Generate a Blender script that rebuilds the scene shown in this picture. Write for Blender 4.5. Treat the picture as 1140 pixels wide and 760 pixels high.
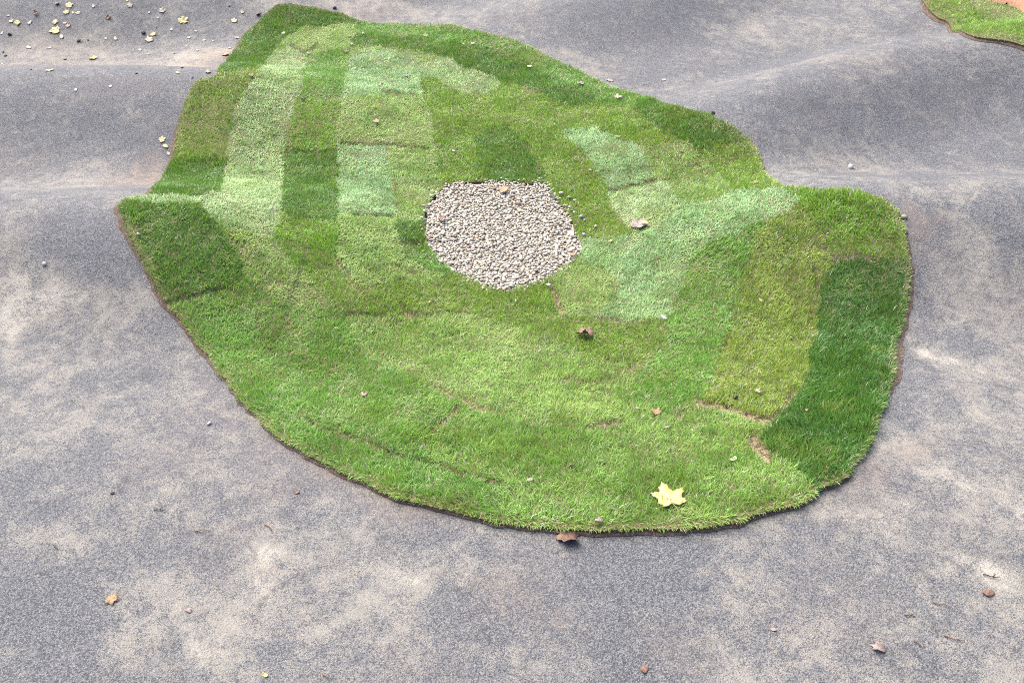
import bpy, math, random
import numpy as np
from math import radians as R

# ------------------------------------------------------------------ clear
for o in list(bpy.data.objects):
    bpy.data.objects.remove(o, do_unlink=True)
scene = bpy.context.scene
COL = scene.collection
rng = np.random.default_rng(7)
random.seed(7)

# ------------------------------------------------------------------ camera
CAM_H = 3.06
FPX = 1000.0                      # focal length in pixels of a 1140 px wide picture
PITCH = math.atan(811.0 / FPX)    # below the horizon
cam_d = bpy.data.cameras.new("camera")
cam = bpy.data.objects.new("camera", cam_d)
COL.objects.link(cam)
cam.location = (0, 0, CAM_H)
cam.rotation_euler = (math.pi / 2 - PITCH, 0, 0)
cam_d.sensor_fit = 'HORIZONTAL'
cam_d.sensor_width = 36.0
cam_d.lens = 36.0 * FPX / 1140.0
cam_d.clip_start = 0.05
cam_d.clip_end = 500.0
scene.camera = cam

# ------------------------------------------------------------------ world + sun (bright overcast)
SUN_EL, SUN_AZ = R(58), R(-40)    # azimuth: 0 = +Y (away from the viewer), positive to the right
world = bpy.data.worlds.new("World")
scene.world = world
world.use_nodes = True
wn = world.node_tree
for n in list(wn.nodes):
    wn.nodes.remove(n)
w_out = wn.nodes.new('ShaderNodeOutputWorld')
w_bg = wn.nodes.new('ShaderNodeBackground')
w_sky = wn.nodes.new('ShaderNodeTexSky')
w_sky.sky_type = 'NISHITA'
w_sky.sun_disc = False
w_sky.sun_elevation = SUN_EL
w_sky.sun_rotation = SUN_AZ
w_sky.air_density = 0.7
w_sky.dust_density = 4.0
w_sky.ozone_density = 1.0
w_bg.inputs['Strength'].default_value = 0.13
wn.links.new(w_sky.outputs[0], w_bg.inputs[0])
wn.links.new(w_bg.outputs[0], w_out.inputs[0])

sun_d = bpy.data.lights.new("sun", 'SUN')
sun_d.energy = 1.4
sun_d.angle = R(60)
sun_d.color = (1.0, 0.94, 0.85)
sun = bpy.data.objects.new("sun", sun_d)
COL.objects.link(sun)
sun.rotation_euler = (math.pi / 2 - SUN_EL, 0, math.pi - SUN_AZ)

scene.view_settings.view_transform = 'Standard'
scene.view_settings.look = 'None'
scene.view_settings.gamma = 1.0
scene.view_settings.use_curve_mapping = False
scene.view_settings.exposure = 2.0
scene.cycles.max_bounces = 6
scene.cycles.diffuse_bounces = 3
scene.cycles.glossy_bounces = 2
scene.cycles.transmission_bounces = 3
scene.cycles.use_denoising = False
scene.cycles.filter_width = 1.0

# ------------------------------------------------------------------ numeric helpers
def vnoise(x, y, scale, seed):
    """smooth value noise in 0..1, feature size SCALE metres"""
    g = np.random.default_rng(seed).random((256, 256))
    u = np.asarray(x) / scale + 1000.37
    v = np.asarray(y) / scale + 1000.71
    iu, iv = np.floor(u).astype(int), np.floor(v).astype(int)
    fu, fv = u - iu, v - iv
    fu, fv = fu * fu * (3 - 2 * fu), fv * fv * (3 - 2 * fv)
    a, b = g[iu % 256, iv % 256], g[(iu + 1) % 256, iv % 256]
    c, d = g[iu % 256, (iv + 1) % 256], g[(iu + 1) % 256, (iv + 1) % 256]
    return (a * (1 - fu) + b * fu) * (1 - fv) + (c * (1 - fu) + d * fu) * fv

def sstep(a, b, x):
    t = np.clip((x - a) / (b - a), 0, 1)
    return t * t * (3 - 2 * t)

def seg_near(x, y, poly):
    """distance to a polyline, and the interpolated height factor at the nearest point"""
    best = np.full(np.shape(x), 1e9)
    val = np.zeros(np.shape(x))
    for (x0, y0, h0), (x1, y1, h1) in zip(poly[:-1], poly[1:]):
        dx, dy = x1 - x0, y1 - y0
        t = np.clip(((x - x0) * dx + (y - y0) * dy) / (dx * dx + dy * dy), 0, 1)
        d = np.hypot(x - x0 - t * dx, y - y0 - t * dy)
        h = h0 + t * (h1 - h0)
        m = d < best
        best = np.where(m, d, best)
        val = np.where(m, h, val)
    return best, val

# crest lines of the rollers: (x, y, height)
RIDGES = [
    (1.04, [(-9, 4.7, .34), (-3.2, 4.78, .34), (-2.0, 4.80, .33), (-1.2, 4.72, .20), (-.55, 4.55, .03)]),
    (1.04, [(-9, 6.9, .34), (-3.0, 6.87, .33), (-2.1, 6.84, .30), (-1.3, 6.75, .14), (-.7, 6.7, .02)]),
    (1.15, [(-9, 9.0, .36), (-4.0, 9.15, .38), (-2.6, 9.55, .34), (-1.2, 10.0, .20), (-.2, 10.2, .10)]),
    (1.00, [(.75, 4.6, .03), (1.25, 4.85, .16), (2.0, 5.02, .32), (2.6, 4.98, .34), (4.0, 5.0, .34), (9, 5.2, .34)]),
    (1.02, [(.55, 5.75, .02), (1.1, 6.15, .12), (1.6, 6.40, .27), (2.4, 6.85, .33), (3.35, 7.40, .35), (4.6, 7.65, .36), (9, 8.0, .36)]),
    (1.25, [(-.3, 8.2, .02), (.3, 8.75, .24), (1.2, 9.35, .36), (2.0, 10.0, .36), (3.2, 11.0, .3)]),
]
def terrain(x, y):
    x = np.asarray(x, float); y = np.asarray(y, float)
    z = np.full(np.broadcast(x, y).shape, -0.10)
    for w, poly in RIDGES:
        d, h = seg_near(x, y, poly)
        t = np.clip(d / w, 0, 1)
        z = z + h * (0.5 + 0.5 * np.cos(np.pi * t))
    # the berm the photographer stands on, and the low bowl that drains into the gravel
    z = z + 0.10 * sstep(3.9, 2.6, y)
    z = z + 0.9 * np.clip(1.7 - y, 0, 3.0) ** 2 * 0.16
    r = np.hypot((x + .02) / 1.5, (y - 4.15) / 1.35)
    z = z - 0.10 * np.exp(-r ** 2 * 1.1)
    # far turf bank at the right
    rb = np.hypot((x - 5.4) / 1.7, (y - 9.6) / 1.4)
    z = z + 0.30 * np.exp(-rb ** 2 * 1.2)
    z = z + 0.012 * (vnoise(x, y, .8, 11) - .5) + 0.006 * (vnoise(x, y, .25, 12) - .5)
    return z

SP, CP = math.sin(PITCH), math.cos(PITCH)
def project(x, y, z):
    zc = z - CAM_H
    depth = y * CP - zc * SP
    up = y * SP + zc * CP
    return 570 + FPX * x / depth, 380 - FPX * up / depth

def ground(px, py, lift=0.0):
    """the point of the terrain seen at picture point (px, py)"""
    px = np.atleast_1d(np.asarray(px, float)); py = np.atleast_1d(np.asarray(py, float))
    u, v = (px - 570) / FPX, -(py - 380) / FPX
    dx, dy, dz = u, CP + v * SP, -SP + v * CP
    dx, dz = dx / dy, dz / dy
    ys = np.linspace(0.6, 22, 2200)
    out = np.zeros((len(px), 3))
    for i in range(len(px)):
        f = CAM_H + dz[i] * ys - terrain(dx[i] * ys, ys) - lift
        k = int(np.argmax(f < 0))
        y0, y1 = ys[max(k - 1, 0)], ys[k]
        for _ in range(18):
            ym = .5 * (y0 + y1)
            if CAM_H + dz[i] * ym - float(terrain(dx[i] * ym, ym)) - lift < 0:
                y1 = ym
            else:
                y0 = ym
        out[i] = (dx[i] * y1, y1, CAM_H + dz[i] * y1)
    return out

def inside(px, py, poly):
    poly = np.asarray(poly, float)
    r = np.zeros(np.shape(px), bool)
    x0, y0 = poly[-1]
    for x1, y1 in poly:
        c = (y0 > py) != (y1 > py)
        with np.errstate(divide='ignore', invalid='ignore'):
            xi = (x1 - x0) * (py - y0) / (y1 - y0) + x0
        r ^= c & (px < xi)
        x0, y0 = x1, y1
    return r

def smooth_loop(pts, n):
    """closed Catmull-Rom through PTS, N points evenly spaced along it"""
    p = np.asarray(pts, float)
    m = len(p)
    res = []
    for i in range(m):
        a, b, c, d = p[i - 1], p[i], p[(i + 1) % m], p[(i + 2) % m]
        for t in np.linspace(0, 1, 12, endpoint=False):
            res.append(.5 * ((2 * b) + (c - a) * t + (2 * a - 5 * b + 4 * c - d) * t * t + (3 * b - a - 3 * c + d) * t ** 3))
    res = np.array(res)
    q = np.vstack([res, res[:1]])
    s = np.concatenate([[0], np.cumsum(np.hypot(*np.diff(q, axis=0).T))])
    k = np.linspace(0, s[-1], n, endpoint=False)
    return np.column_stack([np.interp(k, s, q[:, 0]), np.interp(k, s, q[:, 1])])

def loop_dist(x, y, loop):
    """distance to a closed loop and nearest point"""
    best = np.full(np.shape(x), 1e9); bx = np.zeros(np.shape(x)); by = np.zeros(np.shape(x))
    L = np.vstack([loop, loop[:1]])
    for (x0, y0), (x1, y1) in zip(L[:-1], L[1:]):
        dx, dy = x1 - x0, y1 - y0
        t = np.clip(((x - x0) * dx + (y - y0) * dy) / (dx * dx + dy * dy + 1e-12), 0, 1)
        nx, ny = x0 + t * dx, y0 + t * dy
        d = np.hypot(x - nx, y - ny)
        m = d < best
        best = np.where(m, d, best); bx = np.where(m, nx, bx); by = np.where(m, ny, by)
    return best, bx, by

# ------------------------------------------------------------------ object helpers
def tag(o, label=None, cat=None, group=None, kind=None):
    if label: o['label'] = label
    if cat: o['category'] = cat
    if group: o['group'] = group
    if kind: o['kind'] = kind
    return o

def np_mesh(name, verts, faces, mat, parent=None, smooth=True, attrs=None):
    """one mesh object from numpy arrays; FACES is a list of (n,k) index arrays; ATTRS: name -> (n,4) point colours"""
    me = bpy.data.meshes.new(name)
    verts = np.asarray(verts, np.float32)
    me.vertices.add(len(verts))
    me.vertices.foreach_set('co', verts.ravel())
    faces = [np.asarray(f, np.int32) for f in faces if len(f)]
    nl = sum(f.size for f in faces); nf = sum(len(f) for f in faces)
    me.loops.add(nl); me.polygons.add(nf)
    me.loops.foreach_set('vertex_index', np.concatenate([f.ravel() for f in faces]))
    tot = np.concatenate([np.full(len(f), f.shape[1], np.int32) for f in faces])
    st = np.concatenate([[0], np.cumsum(tot)[:-1]]).astype(np.int32)
    me.polygons.foreach_set('loop_start', st)
    me.polygons.foreach_set('use_smooth', np.full(nf, smooth))
    me.update(calc_edges=True)
    for k, v in (attrs or {}).items():
        a = me.attributes.new(k, 'FLOAT_COLOR', 'POINT')
        a.data.foreach_set('color', np.asarray(v, np.float32).ravel())
    me.materials.append(mat)
    o = bpy.data.objects.new(name, me)
    COL.objects.link(o)
    if parent: o.parent = parent
    return o

class NT:
    def __init__(s, name):
        s.m = bpy.data.materials.new(name); s.m.use_nodes = True
        s.t = s.m.node_tree
        s.b = s.t.nodes['Principled BSDF']
        s.out = s.t.nodes['Material Output']
        s.co = s.t.nodes.new('ShaderNodeTexCoord').outputs['Object']
    def n(s, typ, **kw):
        nd = s.t.nodes.new(typ)
        for k, v in kw.items(): setattr(nd, k, v)
        return nd
    def put(s, sock, v):
        if isinstance(v, bpy.types.NodeSocket): s.t.links.new(v, sock)
        elif isinstance(v, tuple): sock.default_value = v if len(v) == 4 else (*v, 1)
        else: sock.default_value = v
    def noise(s, scale, detail=3, rough=.55, co=None, dist=0):
        nd = s.n('ShaderNodeTexNoise')
        s.put(nd.inputs['Vector'], co or s.co)
        nd.inputs['Scale'].default_value = scale; nd.inputs['Detail'].default_value = detail
        nd.inputs['Roughness'].default_value = rough; nd.inputs['Distortion'].default_value = dist
        return nd.outputs['Fac']
    def vor(s, scale, out='Distance', co=None):
        nd = s.n('ShaderNodeTexVoronoi')
        s.put(nd.inputs['Vector'], co or s.co)
        nd.inputs['Scale'].default_value = scale
        return nd.outputs[out]
    def math(s, op, a, b=0.0, clamp=False):
        nd = s.n('ShaderNodeMath', operation=op); nd.use_clamp = clamp
        s.put(nd.inputs[0], a); s.put(nd.inputs[1], b)
        return nd.outputs[0]
    def ramp(s, f, a, b):
        nd = s.n('ShaderNodeMapRange'); nd.interpolation_type = 'SMOOTHSTEP'
        s.put(nd.inputs[0], f); nd.inputs[1].default_value = a; nd.inputs[2].default_value = b
        return nd.outputs[0]
    def mix(s, f, a, b, mode='MIX'):
        nd = s.n('ShaderNodeMix', data_type='RGBA', blend_type=mode)
        s.put(nd.inputs[0], f); s.put(nd.inputs[6], a); s.put(nd.inputs[7], b)
        return nd.outputs[2]
    def attr(s, name):
        return s.n('ShaderNodeAttribute', attribute_name=name)
    def sep(s, c):
        nd = s.n('ShaderNodeSeparateColor'); s.put(nd.inputs[0], c); return nd.outputs
    def bump(s, h, strength, dist):
        nd = s.n('ShaderNodeBump'); s.put(nd.inputs['Height'], h)
        nd.inputs['Strength'].default_value = strength; nd.inputs['Distance'].default_value = dist
        s.put(s.b.inputs['Normal'], nd.outputs[0])

# ------------------------------------------------------------------ materials
def asphalt_material():
    t = NT('asphalt')
    mask = t.sep(t.attr('mask').outputs['Color'])
    sand_a, brown_a, dark_a = mask[0], mask[1], mask[2]
    # aggregate: every stone chip its own grey
    cell = t.sep(t.vor(190, 'Color'))[0]
    v2 = t.sep(t.vor(330, 'Color'))
    cell2 = v2[1]
    chip = t.math('ADD', t.math('MULTIPLY', cell, .55), t.math('MULTIPLY', cell2, .45))
    dark = t.mix(t.noise(1.3, 5, .65), (.025, .0275, .0325), (.043, .0455, .0510))
    light = t.mix(t.noise(40, 2), (.100, .103, .108), (.168, .169, .168))
    col = t.mix(t.ramp(chip, .26, .90), dark, light)
    # dust lying in the texture of the surface
    big = t.noise(1.5, 8, .70, dist=.6)
    mid = t.noise(13, 8, .76, dist=.7)
    fine = t.noise(38, 3, .7)
    s = t.math('ADD', t.math('MULTIPLY', t.math('SUBTRACT', big, .5), .85), t.math('MULTIPLY', t.math('SUBTRACT', mid, .5), 1.35))
    s = t.math('ADD', s, t.math('MULTIPLY', t.math('SUBTRACT', t.noise(4.2, 6, .7, dist=.8), .5), .75))
    s = t.math('ADD', s, .46)
    s = t.math('ADD', s, t.math('MULTIPLY', t.math('SUBTRACT', v2[2], .5), .46))
    s = t.math('ADD', s, t.math('MULTIPLY', t.math('SUBTRACT', t.sep(t.vor(120, 'Color'))[0], .5), .10))
    s = t.math('ADD', s, t.math('MULTIPLY', t.math('SUBTRACT', sand_a, .30), .34))
    s = t.math('SUBTRACT', s, t.math('MULTIPLY', dark_a, .24))  # less dust on dark patches and where roller shading is painted
    sand_col = t.mix(t.noise(2.5, 5, .7), (.180, .167, .143), (.275, .250, .196))
    sand_col = t.mix(t.math('MULTIPLY', t.ramp(cell2, .2, .8), .5), sand_col, (.125, .119, .113))
    fac = t.math('MULTIPLY', t.ramp(s, .38, .74), .82)
    col = t.mix(fac, col, sand_col)
    worn = t.ramp(t.noise(2.4, 7, .72, dist=.8), .54, .66)
    col = t.mix(t.math('MULTIPLY', worn, .38), col, (.040, .041, .045))
    # thicker drifts, where the sand lies deep enough to hide the stone
    deep = t.ramp(t.math('ADD', t.math('MULTIPLY', sand_a, .50), t.math('MULTIPLY', s, .60)), .86, 1.15)
    col = t.mix(t.math('MULTIPLY', deep, .7), col, (.315, .290, .240))
    col = t.mix(t.math('MULTIPLY', t.ramp(v2[0], .91, .97), .45), col, (.28, .275, .27))
    # washed-in brown silt
    bf = t.math('MULTIPLY', brown_a, t.ramp(t.math('ADD', t.math('MULTIPLY', mid, .6), t.math('MULTIPLY', fine, .5)), .34, .68))
    col = t.mix(t.math('MULTIPLY', bf, .75, True), col, (.195, .142, .105))
    # dark organic stains and specks
    st = t.math('MULTIPLY', t.ramp(t.noise(6.0, 6, .66, dist=.9), .60, .72), t.ramp(fine, .40, .62))
    col = t.mix(t.math('MULTIPLY', st, .65), col, (.034, .033, .031))
    col = t.mix(t.math('MULTIPLY', t.ramp(t.noise(1.1, 4, .6, dist=.5), .50, .68), .10), col, (.15, .105, .085))
    t.put(t.b.inputs['Base Color'], col)
    t.b.inputs['Roughness'].default_value = .82
    t.b.inputs['Specular IOR Level'].default_value = .35
    h = t.math('ADD', t.math('MULTIPLY', t.vor(150), -.7), t.math('MULTIPLY', t.noise(300, 2), .5))
    h = t.math('ADD', h, t.math('MULTIPLY', t.noise(20, 3), .5))
    t.bump(h, .55, .006)
    return t.m

def soil_material():
    t = NT('soil')
    c = t.mix(t.noise(25, 5, .7), (.041, .026, .017), (.143, .094, .064))
    c = t.mix(t.ramp(t.noise(90, 3, .7), .52, .70), c, (.247, .188, .135))
    t.put(t.b.inputs['Base Color'], c); t.b.inputs['Roughness'].default_value = .95
    t.bump(t.noise(70, 5, .7), .9, .02)
    return t.m

def thatch_material():
    t = NT('thatch')
    c = t.mix(t.noise(60, 4, .7), (.06, .060, .020), (.16, .14, .058))
    bare = t.sep(t.attr('bare').outputs['Color'])[0]
    br = t.mix(t.ramp(t.noise(34, 4, .7, dist=.5), .42, .60), (.056, .034, .019), (.270, .203, .128))
    c = t.mix(t.ramp(bare, .15, .6), c, br)
    t.put(t.b.inputs['Base Color'], c); t.b.inputs['Roughness'].default_value = .9
    t.bump(t.noise(120, 4, .7), .8, .01)
    return t.m

def blade_material():
    t = NT('grass_blade')
    a = t.attr('tint').outputs['Color']
    t.put(t.b.inputs['Base Color'], a)
    t.b.inputs['Roughness'].default_value = .42
    t.b.inputs['Specular IOR Level'].default_value = .45
    tr = t.n('ShaderNodeBsdfTranslucent'); t.put(tr.inputs['Color'], t.mix(.55, a, (.28, .46, .05), 'MIX'))
    mx = t.n('ShaderNodeMixShader'); mx.inputs[0].default_value = .42
    t.t.links.new(t.b.outputs[0], mx.inputs[1]); t.t.links.new(tr.outputs[0], mx.inputs[2])
    t.t.links.new(mx.outputs[0], t.out.inputs[0])
    return t.m

def stone_material():
    t = NT('pebble_stone')
    a = t.attr('tint').outputs['Color']
    c = t.mix(t.math('MULTIPLY', t.ramp(t.noise(160, 4, .65), .40, .7), .4), a, (.225, .195, .165))
    t.put(t.b.inputs['Base Color'], c); t.b.inputs['Roughness'].default_value = .65
    t.bump(t.noise(250, 3), .25, .003)
    return t.m

def leaf_material(name, c1, c2, c3, centre=None):
    t = NT(name)
    f = t.noise(45, 3, .6)
    c = t.mix(t.ramp(f, .38, .62), c1, c2)
    c = t.mix(t.ramp(t.noise(110, 3, .7), .60, .72), c, c3)
    if centre:
        ln = t.n('ShaderNodeVectorMath', operation='LENGTH'); t.put(ln.inputs[0], t.co)
        r_ = t.math('ADD', ln.outputs['Value'], t.math('MULTIPLY', t.math('SUBTRACT', f, .5), .03))
        c = t.mix(t.math('MULTIPLY', t.math('SUBTRACT', 1.0, t.ramp(r_, .006, .030)), .75), c, centre)
    t.put(t.b.inputs['Base Color'], c); t.b.inputs['Roughness'].default_value = .55
    t.bump(t.noise(140, 3), .4, .003)
    return t.m

def sand_material():
    t = NT('sand_soil')
    c = t.mix(t.noise(8, 5, .65), (.25, .125, .070), (.34, .185, .11))
    t.put(t.b.inputs['Base Color'], c); t.b.inputs['Roughness'].default_value = .95
    t.bump(t.noise(40, 4, .7), .6, .02)
    return t.m

M_ASPHALT, M_SOIL, M_THATCH, M_BLADE = asphalt_material(), soil_material(), thatch_material(), blade_material()
M_STONE, M_SAND = stone_material(), sand_material()

# ------------------------------------------------------------------ island outlines
OUTLINE = [(317,6),(304,11),(289,23),(273,40),(261,58),(254,71),(243,82),(221,90),(212,101),(204,124),(198,153),(193,170),(185,193),
 (178,206),(168,217),(157,220),(143,223),(134,229),(135,240),(149,274),(166,306),(173,317),(192,345),(219,380),(244,414),(261,437),(286,464),(309,487),
 (339,508),(366,521),(400,538),(440,553),(472,564),(493,570),(535,580),(577,587),(629,591),(700,592),(745,591),(780,588),(819,584),(846,577),
 (878,567),(898,560),(909,555),(912,549),(913,545),(925,541),(937,535),(954,517),(968,496),(979,470),(987,440),(991,420),(998,389),(1006,347),(1010,308),(1009,274),
 (1004,249),(993,232),(976,222),(948,215),(917,212),(885,211),(869,207),(858,199),(843,172),(826,151),(809,138),(788,130),(767,122),(746,118),
 (725,111),(704,105),(683,99),(666,92),(652,84),(640,77),(610,64),(579,48),(547,40),(526,35),(493,29),(455,28),(421,28),(400,25),(390,21),
 (376,16),(348,10),(330,7)]
GRAVEL = [(500,207),(528,204),(560,204),(590,206),(611,208),(617,222),(632,238),(639,252),(640,262),(648,280),(643,288),(632,297),(620,305),
 (600,316),(580,322),(560,327),(545,323),(520,313),(500,302),(488,290),(476,275),(473,255),(473,240),(480,225),(490,214)]
FAR_TURF = [(1022,-8),(1031,9),(1043,21),(1058,31),(1074,38)]

out_w = ground(*np.array(OUTLINE, float).T, lift=.012)[:, :2]
OUT = smooth_loop(out_w, 640)
_t = np.roll(OUT, -1, 0) - np.roll(OUT, 1, 0); _t /= np.linalg.norm(_t, axis=1)[:, None]
OUT = OUT + np.column_stack([_t[:, 1], -_t[:, 0]]) * (.030 * (vnoise(OUT[:, 0], OUT[:, 1], .16, 35) - .5) + .016 * (vnoise(OUT[:, 0], OUT[:, 1], .05, 36) - .5))[:, None]
gra_w = ground(*np.array(GRAVEL, float).T, lift=.012)[:, :2]
GRA = smooth_loop(gra_w, 140)
fw = ground(*np.array(FAR_TURF, float).T, lift=.012)[:, :2]
_e = fw[-1]; _s = fw[0]
FAR = smooth_loop(list(fw) + [(_e[0] + .28, _e[1] - .20), (_e[0] + .75, _e[1] - .28), (_e[0] + 1.5, _e[1] - .05), (_e[0] + 2.1, _e[1] + .9), (_e[0] + 1.9, _e[1] + 2.6), (_s[0] + 1.0, _s[1] + 2.0), (_s[0] + .05, _s[1] + .8)], 220)
sw = ground(np.array([1076, 1104, 1140, 1180]), np.array([-8, 4, 17, 32]), lift=.012)[:, :2]
SANDL = smooth_loop(list(sw) + [(sw[-1][0] + 1.0, sw[-1][1] + .6), (sw[-1][0] + .8, sw[-1][1] + 1.8), (sw[0][0] + .5, sw[0][1] + 1.2)], 80)

# ------------------------------------------------------------------ the laid turf: one entry per strip
# tone, length of the blades (mm), which way they lie (degrees, 90 = away from the viewer), label, outline
TONES = {   # base, second, share of straw, extra lean (degrees), blade width factor
 'dark':   ((.066,.175,.020), (.112,.240,.030), .02, -4, 1.0),
 'vdark':  ((.042,.132,.020), (.085,.200,.030), .01, -4, 1.2),
 'mid':    ((.132,.300,.034), (.205,.390,.068), .04, 2, .95),
 'fresh':  ((.190,.360,.046), (.265,.435,.092), .05, 4, .95),
 'airy':   ((.235,.395,.066), (.310,.465,.115), .06, 7, .9),
 'bright': ((.165,.330,.024), (.230,.400,.038), .02, -2, .95),
 'olive':  ((.158,.292,.020), (.228,.365,.036), .04, 0, .9),
 'light':  ((.270,.425,.085), (.345,.495,.145), .05, 10, .9),
 'pale':   ((.350,.510,.190), (.420,.560,.260), .04, 16, .85),
 'blue':   ((.275,.470,.185), (.360,.535,.250), .02, 14, .85),
 'gold':   ((.205,.310,.026), (.275,.360,.050), .07, 0, .9),
}
G_T = 'turf strips laid on the island'
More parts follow.
